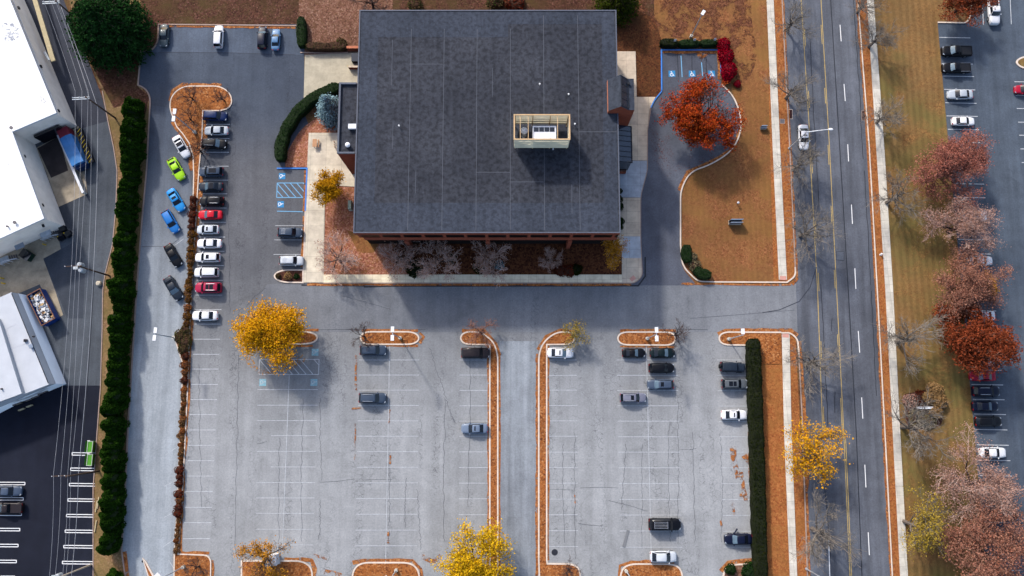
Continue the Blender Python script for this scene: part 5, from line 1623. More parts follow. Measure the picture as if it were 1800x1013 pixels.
class Leaves:
    def __init__(s, rng): s.v, s.f, s.r = [], [], rng

    def add(s, p, size, bias=(0, 0, .5), asp=.6):
        g = s.r.gauss
        n = Vector((g(0, 1) + bias[0], g(0, 1) + bias[1], g(0, 1) + bias[2]))
        if n.length < .01: n = Vector((0, 0, 1))
        n.normalize()
        a = n.cross(Vector((g(0, 1), g(0, 1), g(0, 1))))
        if a.length < .01: a = n.orthogonal()
        a.normalize()
        b = n.cross(a)
        a *= size * .5; b *= size * .5 * asp
        i = len(s.v)
        p = Vector(p)
        s.v += [tuple(p - a), tuple(p - b), tuple(p + a), tuple(p + b)]
        s.f.append((i, i + 1, i + 2, i + 3))

    def mesh(s, name, mat, core=None, coremat=None):
        me = bpy.data.meshes.new(name)
        v, f = s.v, s.f
        nl = len(f)
        if core:
            o = len(v)
            v = v + core.v
            f = f + [tuple(i + o for i in q) for q in core.f]
        me.from_pydata(v, [], f)
        me.materials.append(mat)
        if core:
            me.materials.append(coremat)
            me.polygons.foreach_set('material_index', [0] * nl + [1] * len(core.f))
        me.update()
        return me


def skeleton(rng, h, rad, trunk_h, limbs, kids, spread=1.0):
    segs, tips = [], []

    def grow(p, d, L, r, lvl):
        pts, rr = [p.copy()], [r]
        n = 4 if lvl <= 1 else 3
        for i in range(n):
            d = (d + Vector((rng.gauss(0, .16), rng.gauss(0, .16), rng.gauss(.05, .12)))).normalized()
            p = p + d * L / n
            pts.append(p.copy()); rr.append(r * (1 - .72 * (i + 1) / n))
        segs.append((pts, rr, lvl))
        if lvl - 1 < len(kids):
            k = kids[lvl - 1]
            for i in range(k):
                t = .3 + .7 * (i + rng.random()) / k
                x = min(n - 1, int(t * n)); fr = t * n - x
                q = pts[x].lerp(pts[x + 1], min(1, fr))
                ax = d.orthogonal().normalized()
                ax = Matrix.Rotation(rng.uniform(0, 2 * PI), 3, d) @ ax
                nd = (Matrix.Rotation(R(rng.uniform(24, 52)), 3, ax) @ d).normalized()
                if nd.z < -.1: nd.z *= .3; nd.normalize()
                grow(q, nd, L * rng.uniform(.48, .68), max(r * .42, .012), lvl + 1)
        else:
            tips.append((p, d)); tips.append((pts[-2], d))

    top = Vector((rng.gauss(0, .12), rng.gauss(0, .12), trunk_h))
    tr_ = .017 * h + .03 * rad
    segs.append(([Vector((0, 0, 0)), Vector((top.x * .4, top.y * .4, trunk_h * .5)), top, top + Vector((rng.gauss(0, .2), rng.gauss(0, .2), h * .22))], [tr_ * 1.25, tr_, tr_ * .85, tr_ * .5], 0))
    for i in range(limbs):
        az = 2 * PI * (i + rng.uniform(-.3, .3)) / limbs * 1.0 + (0 if i % 2 else .4)
        el = R(rng.uniform(16, 50) if i % 3 else rng.uniform(55, 80))
        d = Vector((math.cos(az) * math.cos(el) * spread, math.sin(az) * math.cos(el) * spread, math.sin(el)))
        z = trunk_h * rng.uniform(.75, 1.25)
        grow(Vector((top.x * z / trunk_h, top.y * z / trunk_h, z)), d.normalized(), rad * rng.uniform(.6, .8), tr_ * .55, 1)
    # fit to the crown size
    al = [p for s_ in segs for p in s_[0]]
    ds = sorted(math.hypot(p.x, p.y) for p in al)
    k = rad / max(.1, ds[int(len(ds) * .955)])
    kz = (h - trunk_h) / max(.1, max(p.z for p in al) - trunk_h)

    def fit(p):
        z = p.z if p.z <= trunk_h else trunk_h + (p.z - trunk_h) * kz
        w = min(1, p.z / trunk_h)
        return Vector((p.x * (1 + (k - 1) * w), p.y * (1 + (k - 1) * w), z))
    segs = [([fit(p) for p in pts], rr, l) for pts, rr, l in segs]
    tips = [(fit(p), d) for p, d in tips]
    return segs, tips


TREES = {}


def tree_mesh(key, seed, h, rad, trunk_h, limbs, kids, bark, twig, leafm=None, per=0, lsize=.3, lsd=.35, keep=None, tw_min=.022, spread=1.0):
    rng = random.Random(seed)
    segs, tips = skeleton(rng, h, rad, trunk_h, limbs, kids, spread)
    tb, wb = MB(), MB()
    for pts, rr, l in segs:
        if l <= 1: tb.tube(pts, [max(.04, r) for r in rr], 6 if l == 0 else 5)
        else: wb.tube(pts, [max(tw_min * (1.4 if l == 2 else 1), r * .9) for r in rr], 3, False)
    out = [('trunk', tb.mesh('trunk', M[bark])), ('branches', wb.mesh('branches', M[twig]))]
    if leafm:
        lv = Leaves(rng)
        for p, d in tips:
            pr = keep(p) if keep else 1.0
            n = per * pr
            n = int(n) + (1 if rng.random() < n % 1 else 0)
            for i in range(n):
                q = p + Vector((rng.gauss(0, lsd), rng.gauss(0, lsd), rng.gauss(0, lsd * .8)))
                lv.add(q, lsize * rng.uniform(.7, 1.25), (0, 0, .7))
        out.append(('crown', lv.mesh('crown', LF[leafm])))
    return out


def put_tree(name, parts, px, py, hm, label, cat='tree', group=None, rz=0.0, k=1.0, base=None):
    x, y = S(*base) if base else S(px, py, hm)
    o = thing(name, (x, y, .01), rz, label, cat, group)
    o.scale = (k, k, k)
    for nm, me in parts: part_obj(nm, me, o)
    return o


K4 = (6, 4, 3)
# big coloured trees
put_tree('maple_tree', tree_mesh('red', 3, 10, 6.2, 2.4, 9, (6, 5, 3), 'bark_dark', 'twig_dark', 'red', 13, .36, .42,
                                 keep=lambda p: (.06 if (p.x * .62 + p.y * .78) > 1.2 and p.x > -.8 and math.hypot(p.x, p.y) < 5.6 and p.y < 4.6 else (.9 if p.y > -2 else 1.15))),
         1236, 199, 6.0, 'large red-orange tree in the entrance loop, its upper right side nearly bare')
put_tree('ash_tree', tree_mesh('y1', 4, 9, 5.4, 2.2, 10, (7, 5, 3), 'bark_dark', 'twig_dark', 'yellow', 8.5, .36, .48), 482, 587, 5.2, 'full yellow tree over the traffic island left of centre')
put_tree('ash_tree', tree_mesh('y2', 5, 9.5, 5.9, 2.2, 9, (6, 5, 3), 'bark_dark', 'twig_dark', 'bright_yellow', 11, .36, .5, keep=lambda p: .6 if p.x < -1.5 and p.y > -1 else 1.0), 836, 996, 5.2, 'bright yellow tree cut by the lower edge at the foot of the long strip')
put_tree('street_tree', tree_mesh('y3', 6, 9, 5.2, 2.6, 8, (6, 4, 3), 'bark', 'twig_grey', 'yellow', 3.4, .36, .46), 1433, 790, 5.6, 'yellow street tree spreading over the left lane of the road')
put_tree('small_tree', tree_mesh('g1', 7, 6, 2.9, 1.6, 7, (5, 4, 3), 'bark_dark', 'twig_dark', 'gold', 12, .28, .32, keep=lambda p: .4 if p.x < -.4 and p.y < -.2 else 1.0), 578, 333, 3.6, 'golden tree at the left wall of the office on the patio')
put_tree('small_tree', tree_mesh('g2', 8, 6.5, 2.8, 1.6, 7, (5, 4, 3), 'bark_dark', 'twig_pink', 'amber', 5.5, .28, .26, keep=lambda p: .12 if p.x > .7 or p.y > 1.3 else 1.0), 1081, 438, 3.8, 'half-bare amber tree at the lower right corner of the office')
put_tree('small_tree', tree_mesh('g3', 9, 7, 4.0, 1.8, 8, (5, 4, 3), 'bark_dark', 'twig_dark', 'amber', 5, .3, .34, keep=lambda p: 1.5 if p.y > .8 and p.x < 1.2 else (1.3 if p.x > 1.2 and p.y < .6 else .15)), 462, 983, 4.4, 'half-bare orange tree at the bottom beside the white cabinet')
put_tree('street_tree', tree_mesh('g4', 10, 9, 5.4, 2.6, 8, (6, 4, 3), 'bark', 'twig_grey', 'olive_gold', 2.2, .3, .4, keep=lambda p: 1.5 if abs(p.x) < 3 else .5), 1616, 925, 5.4, 'yellow-green thinning street tree at the right pavement near the bottom')
put_tree('small_tree', tree_mesh('g5', 12, 4.6, 2.5, 1.3, 6, (5, 4, 2), 'bark_dark', 'twig_grey', 'olive_gold', 2.2, .24, .28), 1010, 588, 2.8, 'thin yellowish tree on the tip of the right curved island')
put_tree('small_tree', tree_mesh('g6', 13, 4.6, 2.9, 1.3, 6, (5, 4, 2), 'bark_dark', 'twig_rust', 'rust_pale', 1.4, .22, .3), 845, 585, 2.8, 'thin reddish tree on the tip of the left curved island')
# row of rust trees by the far lot
put_tree('oak_tree', tree_mesh('r1', 20, 10, 6.9, 2.4, 9, (6, 5, 3), 'bark_dark', 'twig_rust', 'rust_red', 13, .28, .5, keep=lambda p: .5 if p.y < -1 and p.x > 0 else 1.0), 1681, 290, 6.0, 'round reddish tree, uppermost of the rust row beside the striped lawn', group='rust-coloured trees by the far lot')
put_tree('oak_tree', tree_mesh('r2', 21, 9, 5.6, 2.2, 9, (6, 5, 3), 'bark_dark', 'twig_pink', 'rust_pink', 6.5, .23, .48), 1695, 397, 5.4, 'thin pinkish tree with a white car showing through it', group='rust-coloured trees by the far lot')
put_tree('oak_tree', tree_mesh('r3', 22, 9.5, 6.3, 2.2, 9, (6, 5, 3), 'bark_dark', 'twig_rust', 'rust_pale', 11, .26, .5), 1697, 498, 5.6, 'pale rust tree just above the dark rust one', group='rust-coloured trees by the far lot')
put_tree('oak_tree', tree_mesh('r4', 23, 11, 6.7, 2.6, 10, (6, 5, 3), 'bark_dark', 'twig_rust', 'rust', 11, .38, .5), 1721, 596, 6.4, 'dense dark rust tree, the fullest of the row, above the cherry red coupe', group='rust-coloured trees by the far lot', rz=PI)
put_tree('oak_tree', tree_mesh('r5', 24, 10, 7.4, 2.4, 10, (6, 5, 3), 'bark_dark', 'twig_pink', 'rust_pink', 7, .25, .48), 1728, 852, 6.0, 'wide pinkish twiggy tree below the white sedan in the far lot', group='rust-coloured trees by the far lot')
put_tree('oak_tree', tree_mesh('r6', 25, 11, 8.2, 2.6, 11, (6, 5, 3), 'bark_dark', 'twig_rust', 'rust_pale', 10, .30, .52), 1738, 972, 6.2, 'broad rust tree at the lower right corner', group='rust-coloured trees by the far lot')
put_tree('oak_tree', tree_mesh('r7', 26, 8, 4.2, 2.2, 8, (6, 4, 3), 'bark_dark', 'twig_rust', 'rust', 6, .32, .36), 1702, 0, 4.6, 'dark rust tree at the top edge above the two black pickups', group='rust-coloured trees by the far lot')
put_tree('small_tree', tree_mesh('r8', 27, 5, 1.9, 1.6, 6, (5, 4, 2), 'bark_dark', 'twig_rust', 'gold', 7, .28, .28), 1738, 496, 3.6, 'small ochre tree at the right flank of the pale rust tree')
# bare street trees, four forms turned about
bare = [tree_mesh('b%d' % i, 40 + i, 8.6, 5.0, 2.4, 8, (6, 5, 4), 'bark', 'twig_grey', tw_min=.018) for i in range(4)]
for i, (px, py, k, lb) in enumerate(((1400, 33, .9, 'bare street tree on the left verge of the road, at the top edge'), (1398, 155, .95, 'bare street tree on the left verge above the driving white car'),
                                     (1411, 285, .95, 'bare street tree just below the street lamp and the driving white car'), (1424, 405, 1.1, 'bare street tree on the left verge level with the patch in the road'),
                                     (1434, 640, 1.1, 'bare street tree on the left verge just below the drive junction'), (1447, 938, 1.25, 'bare grey street tree on the left verge near the bottom, beside the lamp'),
                                     (1548, 62, .85, 'bare street tree on the right verge, nearest the top'), (1562, 200, .85, 'bare street tree on the right verge level with the storm drain'),
                                     (1580, 345, 1.0, 'bare street tree on the right verge above the white hydrant'), (1600, 598, 1.2, 'bare spreading street tree on the right pavement above the white sign'),
                                     (1610, 752, 1.2, 'bare street tree on the right pavement just below the white sign'), (1527, 0, .8, 'bare street tree cut by the top edge beside the right pavement'))):
    put_tree('street_tree', bare[i % 4], px, py, 5.0, lb, group='bare street trees', rz=i * 1.3, k=k)
# bare trees along the office front
fr = [tree_mesh('f%d' % i, 60 + i, 6.4, 3.8, 1.4, 8, (6, 4, 4), 'bark_dark', 'twig_pink', 'pink', .9, .22, .22, tw_min=.022) for i in range(2)]
for i, (px, py, k, lb) in enumerate(((590, 452, 1.05, 'bare tree with black limbs at the corner of the patio and the front walk'), (697, 450, .95, 'bare pinkish tree in the front bed nearest the left brick column'), (767, 456, 1.1, 'widest bare pinkish tree in the middle of the front bed'),
                                     (866, 455, 1.0, 'bare pinkish tree in front of the middle brick column'), (970, 452, .58, 'small bare pinkish tree in front of the right brick column'))):
    put_tree('bare_tree', fr[i % 2], px, py, 4.0, lb, group='bare trees along the office front', rz=i * 2.1, k=k)
sm = [tree_mesh('s%d' % i, 70 + i, 4.6, 2.5, 1.3, 6, (5, 4, 3), 'bark_dark', 'twig_dark', tw_min=.018) for i in range(2)]
for i, (px, py, k, lb) in enumerate(((332, 168, .9, 'small bare tree in the upper left part of the curved leaf island'), (386, 168, .8, 'small bare tree in the rounded right end of the curved leaf island'), (330, 206, .9, 'small bare tree between the twin lamp and the kerb of the leaf island'),
                                     (345, 262, .9, 'small bare tree right of the white car with black roof'), (636, 590, 1.0, 'small bare tree on the left end of the left lamp island'), (1192, 587, 1.1, 'small bare tree on the right end of the right lamp island'),
                                     (340, 1001, .9, 'small bare tree on the square island by the lower left lamp'), (1000, 1006, .9, 'small bare tree on the island at the foot of the right curved strip'), (652, 2, 1.5, 'bare tree cut by the top edge at the upper left corner of the office'))):
    put_tree('bare_tree', sm[i % 2], px, py, 2.8, lb, group='small bare trees', rz=i * 1.7, k=k)


def conifer(seed, h, rad, mat, n_lay, size, droop=.25, p=1.2, dens=1.0, wob=.25):
    rng = random.Random(seed)
    lv = Leaves(rng)
    tb = MB(); tb.tube([(0, 0, 0), (0, 0, h * .5), (0, 0, h * .97)], [.02 * h + .05, .014 * h, .03], 7)
    lb = MB()
    for i in range(n_lay):
        t = (i + .5) / n_lay
        z = h * (.06 + .92 * t)
        r = rad * (1 - t ** p) + .25
        nb = max(5, int(2 * PI * r / .95))
        for k in range(nb):
            az = 2 * PI * (k + rng.random()) / nb
            rr = r * rng.uniform(1 - wob, 1 + wob * .4)
            d = Vector((math.cos(az), math.sin(az), rng.uniform(-.05, .3)))
            lb.tube([(0, 0, z), tuple(Vector((0, 0, z)) + d * rr * .9)], [.05, .02], 3, False)
            m = max(3, int(rr / .42))
            for q in range(m):
                f = .25 + .75 * (q + rng.random()) / m
                c = Vector((0, 0, z)) + d * rr * f + Vector((0, 0, -droop * rr * f * f * .4))
                for w in range(int(4 * dens)):
                    s_ = .16 + .22 * rr * .15
                    lv.add(c + Vector((rng.gauss(0, s_), rng.gauss(0, s_), rng.gauss(0, .12))), size * rng.uniform(.7, 1.3), (d.x * .6, d.y * .6, 1.0), .5)
    return [('trunk', tb.mesh('trunk', M['bark_dark'])), ('branches', lb.mesh('branches', M['twig_dark'])), ('crown', lv.mesh('crown', LF[mat]))]


put_tree('pine_tree', conifer(80, 13, 6.9, 'pine', 17, .58, .3, 2.2, 1.7, .28), 180, 40, 6.0, 'big dark evergreen at the upper left between the alley and the top bay')
put_tree('spruce_tree', conifer(81, 9.5, 2.9, 'spruce', 20, .38, .3, 1.3, 2.4, .2), 579, 186, 5.0, 'blue-grey spruce between the curved hedge and the office wing')
put_tree('pine_tree', conifer(82, 8, 4.2, 'yellow_green', 12, .46, .3, 1.8, 1.4, .3), 1086, -4, 4.0, 'yellow-green evergreen cut by the top edge above the office roof')

# evergreen row
def arbor(seed, h, rad):
    rng = random.Random(seed)
    lv = Leaves(rng); core = MB()
    core.ellipsoid((0, 0, h * .46), (rad * .78, rad * .78, h * .47), 10, 8, .08)
    for i in range(int(2400)):
        z = rng.random() ** .85
        r = rad * (1 - (z ** 3.2) * .8) * (.92 if z > .08 else .6)
        az = rng.uniform(0, 2 * PI)
        bump = 1 + .16 * math.sin(az * 3 + seed + z * 4) + .10 * math.sin(az * 5 + z * 9 + seed * 2)
        r *= bump * rng.uniform(.82, 1.06)
        lv.add((r * math.cos(az), r * math.sin(az), h * (.03 + .97 * z)), rng.uniform(.30, .5), (math.cos(az) * 1.0, math.sin(az) * 1.0, 1.1), .6)
    tb = MB(); tb.tube([(0, 0, 0), (0, 0, h * .6)], [.12, .05], 6)
    return [('trunk', tb.mesh('trunk', M['bark_dark'])), ('crown', lv.mesh('crown', LF['arbor'], core, M['core_green']))]


AR = [arbor(90 + i, 4.9, 1.5) for i in range(5)]
rr_ = random.Random(3)
y = 184
i = 0
row = [(186, 247), (300, 240), (400, 233), (505, 226), (600, 220), (740, 212), (890, 208), (965, 205)]
while y < 968:
    for (ya, xa), (yb, xb) in zip(row, row[1:]):
        if ya <= y <= yb: xx = xa + (xb - xa) * (y - ya) / (yb - ya)
    if not (728 < y < 742 or 826 < y < 838 or 925 < y < 936):
        k = rr_.uniform(.84, 1.16) * (.85 if y < 200 else 1.0)
        x_, y_ = S(xx - 1 + rr_.uniform(-3, 2), y)
        o = thing('arborvitae', (x_, y_, .01), rr_.uniform(0, 6), 'dark green arborvitae in the long evergreen row between alley and car park', 'evergreen', 'long evergreen row')
        o.scale = (k * rr_.uniform(.95, 1.1), k * rr_.uniform(.95, 1.1), k * rr_.uniform(.9, 1.1))
        for nm, me in AR[i % 5]: part_obj(nm, me, o)
    i += 1
    y += rr_.uniform(9, 15)
o = thing('arborvitae', (*S(205, 1015), .01), 1, 'yellow-green evergreen shrub cut by the bottom edge on the grass bank', 'evergreen')
o.scale = (1, 1, .6)
for nm, me in AR[2]: part_obj(nm, me, o)


def hedge(pts, w, h, mat, core, label, seed, dens=22, size=.24, base=.02, cat='hedge', name='clipped_hedge'):
    rng = random.Random(seed)
    P_ = [Vector(S(*p)) for p in pts]
    dense = []
    for i in range(len(P_) - 1):
        n = max(1, int((P_[i + 1] - P_[i]).length / .5))
        for k in range(n): dense.append(P_[i].lerp(P_[i + 1], k / n))
    dense.append(P_[-1])
    o0 = dense[0]
    prof = [(-.5, 0.0), (-.52, .5), (-.5, .82), (-.36, .97), (0, 1.0), (.36, .97), (.5, .82), (.52, .5), (.5, 0)]
    core_ = MB(); lv = Leaves(rng)
    ringsv = []
    N = len(dense)
    for i, p in enumerate(dense):
        d = (dense[min(i + 1, N - 1)] - dense[max(i - 1, 0)]).normalized()
        nn = Vector((-d.y, d.x))
        e = min(i, N - 1 - i) * .5
        taper = min(1.0, .55 + .45 * math.sqrt(min(1, e / (w * .5))))
        ww = w * taper * (1 + .06 * math.sin(i * .9 + seed) + rng.uniform(-.03, .03)); hh_ = h * (.88 + .12 * taper) * (1 + .04 * math.sin(i * .6) + rng.uniform(-.03, .03))
        ringsv.append([Vector((p.x + nn.x * a * ww - o0.x, p.y + nn.y * a * ww - o0.y, b_ * hh_)) for a, b_ in prof])
    m = len(prof)
    for r_ in ringsv:
        core_.v += [tuple(Vector((q.x, q.y, q.z * .96))) for q in r_]
    for i in range(N - 1):
        for k in range(m - 1): core_.face((i * m + k, (i + 1) * m + k, (i + 1) * m + k + 1, i * m + k + 1))
    core_.face(tuple(range(m))); core_.face(tuple(reversed(range((N - 1) * m, N * m))))
    for i in range(N - 1):
        for k in range(m - 1):
            a, b_, c, d = ringsv[i][k], ringsv[i + 1][k], ringsv[i + 1][k + 1], ringsv[i][k + 1]
            nrm = (b_ - a).cross(d - a)
            ar = nrm.length
            nrm = nrm.normalized() if ar > 1e-6 else Vector((0, 0, 1))
            if nrm.z < -.2: nrm = -nrm
            n = ar * dens
            n = int(n) + (1 if rng.random() < n % 1 else 0)
            for q in range(n):
                u, v = rng.random(), rng.random()
                p = a.lerp(b_, u).lerp(d.lerp(c, u), v) + Vector((0, 0, rng.uniform(-.03, .10)))
                lv.add(p, size * rng.uniform(.7, 1.3), tuple(nrm * 1.3), .6)
    for end in (0, N - 1):
        for q in range(int(w * h * dens)):
            r_ = ringsv[end]
            a = r_[rng.randrange(m)].lerp(r_[rng.randrange(m)], rng.random())
            lv.add(a, size, (0, 0, .5), .6)
    me = lv.mesh(name, LF[mat], core_, M[core])
    o = link(bpy.data.objects.new(name, me))
    o.location = (o0.x, o0.y, base)
    return tag(o, label, cat)


hedge([(1320.5, 597), (1324, 700), (1329, 850), (1334, 1060)], 2.35, 2.1, 'hedge_dark', 'core_dark', 'long dark straight hedge along the right side of the car park', 1)
hedge([(496, 286), (496, 262), (505, 233), (524, 203), (549, 180), (576, 165), (600, 157)], 2.05, 1.9, 'hedge', 'core_green', 'dark green curved hedge sweeping round the blue-grey spruce', 2)
hedge([(532, 36), (532.5, 86)], 1.75, 1.6, 'hedge', 'core_green', 'dark upright arm of the angled hedge at the right end of the top bay', 3)
hedge([(541, 85), (575, 86), (611, 85)], 1.5, 1.35, 'hedge_mixed', 'core_brown', 'mixed green and brownish hedge along the top of the loading pad', 4)
hedge([(1159, 79), (1190, 80)], 1.5, 1.4, 'hedge_dark', 'core_dark', 'black-green hedge piece at the left above the accessible bays', 5)
hedge([(1192, 80), (1228, 80)], 1.35, 1.3, 'hedge', 'core_green', 'dark hedge piece at the foot of the lamp above the accessible bays', 6)
hedge([(1230, 79.5), (1259, 79)], 1.35, 1.3, 'hedge', 'core_green', 'dark hedge piece next to the crimson bushes above the accessible bays', 7)
hedge([(1206, 433), (1204.5, 448), (1208, 462)], 1.9, 1.3, 'hedge', 'core_green', 'dark rounded hedge at the lawn corner, upper piece along the kerb', 8)
hedge([(1220, 474), (1230, 482), (1247, 486)], 2.0, 1.3, 'hedge', 'core_green', 'dark rounded hedge at the lawn corner, lower piece at the drive', 9)


def shrub(px, py, r, h, mat, core, label, seed, name='shrub', cat='shrub', group=None, n=260, size=.24, sx=1.0, base=.05, rz=0.0, hm=None):
    key = ('sh', mat, seed % 3, n, size)
    if key not in TREES:
        rng = random.Random(seed)
        lv = Leaves(rng); core_ = MB()
        core_.ellipsoid((0, 0, .42), (.86, .86, .5), 9, 6, .1, -.8)
        for i in range(n):
            az = rng.uniform(0, 2 * PI); ph = math.asin(rng.uniform(-.2, 1))
            b_ = 1 + .12 * math.sin(az * 3 + seed) * math.cos(ph)
            p = Vector((math.cos(az) * math.cos(ph) * b_, math.sin(az) * math.cos(ph) * b_, .42 + .56 * math.sin(ph)))
            lv.add(p * rng.uniform(.85, 1.05), size * rng.uniform(.7, 1.3), tuple(p * 1.2), .6)
        TREES[key] = lv.mesh('foliage', LF[mat], core_, M[core])
    x, y_ = S(px, py, hm if hm is not None else h * .5)
    o = thing(name, (x, y_, base), rz, label, cat, group)
    o.scale = (r * sx, r, h)
    part_obj('foliage', TREES[key], o)
    return o


for i, (px, py, r, sx, lb) in enumerate(((1272, 80, 1.6, .8, 'upper crimson bush beside the accessible bays'), (1276, 100, 1.9, .78, 'middle crimson bush beside the accessible bays'), (1280, 124, 2.2, .68, 'lower crimson bush nearest the red-orange tree'))):
    shrub(px, py, r, 1.9, 'crimson', 'core_red', lb, 100 + i, 'burning_bush', 'bush', n=900, size=.2, sx=sx)
strip = [(340.5, 350, 'brown_red'), (339.5, 364, 'brown_red'), (338, 378, 'brown_red'), (337.5, 388, 'brown_red'), (337, 399, 'brown_red'), (337, 412, 'brown_gold'), (336, 425, 'brown_gold'), (335.5, 438, 'brown_gold'), (335, 450, 'brown_gold'),
         (331.5, 527, 'brown_gold'), (330, 542, 'orange_brown'), (329, 556, 'brown_gold'), (328.5, 569, 'brown_gold'), (326, 627, 'brown_red'), (325, 642, 'orange_brown'), (325, 655, 'orange_brown'), (324, 669, 'brown_red'),
         (315.5, 827, 'brown_red'), (316, 838, 'brown_red'), (315, 850, 'brown_red'), (314, 869, 'brown_red'), (315, 880, 'orange_brown'), (313.5, 892, 'brown_red'), (312.5, 902, 'brown_red')]
for i, (px, py, mt) in enumerate(strip):
    nm = {'brown_red': 'red-brown', 'brown_gold': 'golden-brown', 'orange_brown': 'orange-brown'}[mt]
    shrub(px, py, .68 + .08 * (i % 3), .9, mt, 'core_brown', 'low rounded %s shrub in the narrow planting strip beside the left car row' % nm, 110 + i, 'rounded_shrub', 'shrub', 'rounded shrubs in the planting strip, ' + nm, n=220, size=.3, base=.12)


rt = random.Random(17)
for i, y in enumerate(range(460, 522, 7)):
    shrub(334.5 - (y - 460) * .05 + rt.uniform(-1.5, 1.5), y, rt.uniform(.45, .75), rt.uniform(.4, .8), 'brown_gold' if i % 2 else 'straw_brown', 'core_brown', 'tuft of dry brown grass in the planting strip between rounded shrubs and lowest queue car', 200 + i % 3, 'grass_tuft', 'grass tuft', 'grass tufts in the strip, upper run', n=200, size=.42, base=.12, sx=rt.uniform(.7, 1.1), rz=rt.uniform(0, 6))
for i, y in enumerate(list(range(686, 822, 8)) + list(range(914, 970, 9))):
    shrub(322.5 - (y - 690) * .042 + rt.uniform(-1.5, 1.5), y, rt.uniform(.4, .7), rt.uniform(.3, .6), 'straw_brown' if i % 3 else 'orange_brown', 'core_brown', 'tuft of dry brown grass in the thin lower part of the planting strip', 200 + i % 3, 'grass_tuft', 'grass tuft', 'grass tufts in the strip, lower run', n=200, size=.42, base=.12, sx=rt.uniform(.6, 1.1), rz=rt.uniform(0, 6))
for i, (px, py, r, lb) in enumerate(((1643, 687, 1.45, 'tan fluffy grass clump, topmost beside the white sign'), (1635, 699, 1.2, 'tan fluffy grass clump, second from top beside the white sign'), (1651, 704, 1.4, 'tan fluffy grass clump at the right, level with the white sign'), (1646, 724, 1.1, 'tan fluffy grass clump, lowest right of the white sign'))):
    shrub(px, py, r, 1.6, 'straw', 'core_straw', lb, 240 + i, 'grass_clump', 'grass clump', n=900, size=.3, base=.02, rz=i)
SH = [(316, 591, 1.1, 1.0, 'hedge_mixed', 'core_brown', 'mixed red-green shrub at the strip bulge, closest to the lamp base'), (325, 582, .95, .9, 'hedge_mixed', 'core_brown', 'mixed red-green shrub at the strip bulge, uppermost of the group'),
      (326, 600, 1.2, 1.0, 'hedge_mixed', 'core_brown', 'mixed red-green shrub at the strip bulge, right one below the lamp base'), (322, 613, 1.0, .9, 'hedge_mixed', 'core_brown', 'mixed red-green shrub at the strip bulge, lowest of the group'),
      (727, 471, 1.7, 1.2, 'hedge_dark', 'core_dark', 'black-green shrub in the front bed right of the first pinkish tree'), (793, 455, 1.0, 1.1, 'hedge_dark', 'core_dark', 'small black shrub in the front bed under the widest pinkish tree'), (705, 458, 1.0, 1.1, 'hedge_dark', 'core_dark', 'small black shrub behind the first pinkish tree in the front bed'),
      (841, 471, 1.1, 1.2, 'hedge_dark', 'core_dark', 'dark shrub at the walk left of the middle brick column tree'), (877, 466, .9, 1.2, 'spruce', 'core_dark', 'grey-green shrub under the middle pinkish tree in the front bed'),
      (985, 476, 1.1, .8, 'brown_red', 'core_brown', 'low red-brown shrub at the front walk, left one of the low group'), (1000, 476, 1.2, .8, 'brown_red', 'core_brown', 'low red-brown shrub at the front walk, middle of the low group'), (1014, 474, 1.0, .8, 'hedge_dark', 'core_dark', 'low black shrub at the front walk, right end of the low group'),
      (489, 485.5, .5, .6, 'hedge_mixed', 'core_brown', 'small dark green shrub at the round end of the planting island'), (521, 486, .55, .6, 'hedge', 'core_green', 'small dark green shrub in the planting island next to the front walk'), (506, 485.5, .72, .8, 'straw', 'core_brown', 'round tan shrub in the middle of the small planting island'),
      (1284, 1001, 1.0, 1.1, 'hedge', 'core_green', 'round green shrub on the lowest right island'), (1318, 1004, 1.5, 1.6, 'hedge', 'core_green', 'large round shrub joined to the lower end of the long hedge'), (1216, 453, 1.0, 1.0, 'sage', 'core_brown', 'pale sage-brown shrub between the two dark corner hedges, upper one'), (1221, 467, 1.1, 1.0, 'sage', 'core_brown', 'pale sage-brown shrub between the two dark corner hedges, lower one'),
      (1088.5, 336, .6, 1.2, 'hedge', 'core_dark', 'round dark shrub at the right wall of the office, first below the glass canopy'), (1089, 350, .65, 1.2, 'hedge', 'core_dark', 'round dark shrub at the right wall of the office, second below the glass canopy'), (1089.5, 363, .75, 1.3, 'hedge', 'core_dark', 'round dark shrub at the right wall of the office, third below the glass canopy'),
      (1090, 389, .8, 1.3, 'hedge', 'core_dark', 'round dark shrub at the right office wall, fourth below the glass canopy'), (1090, 399, .6, 1.2, 'hedge', 'core_dark', 'round dark shrub at the right wall of the office, lowest above the amber tree'),
      (905, 4, 2.0, 1.6, 'brown_red', 'core_brown', 'dark red shrub at the top edge above the middle of the office roof'), (870, 2, 1.6, 1.4, 'hedge_mixed', 'core_brown', 'dark mixed shrub at the top edge, left of the dark red one'), (730, 8, 1.4, 1.2, 'hedge_mixed', 'core_brown', 'dark small shrub at the top edge above the left part of the office roof'),
      (600, 77, 1.1, 1.3, 'hedge_mixed', 'core_brown', 'rounded brownish shrub at the end of the mixed hedge by the brick wall'), (1296, 148, .7, .8, 'crimson', 'core_red', 'tiny red bush below the crimson bushes at the loop kerb'),
      (1600, 705, 1.3, .6, 'rust_pink', 'core_brown', 'low bare-twigged shrub left of the white sign'), (1612, 735, 1.5, .6, 'sage', 'core_brown', 'low grey-brown shrub below the white sign'), (1632, 742, 1.3, .6, 'sage', 'core_brown', 'low grey-brown shrub below the white sign, to the right'), (1618, 698, 1.2, .6, 'brown_red', 'core_brown', 'low red-brown shrub just above the white sign')]
for i, (px, py, r, h, mt, co, lb) in enumerate(SH):
    shrub(px, py, r, h, mt, co, lb, 140 + i, n=420, size=.26, base=.06 if px < 1580 else .02)
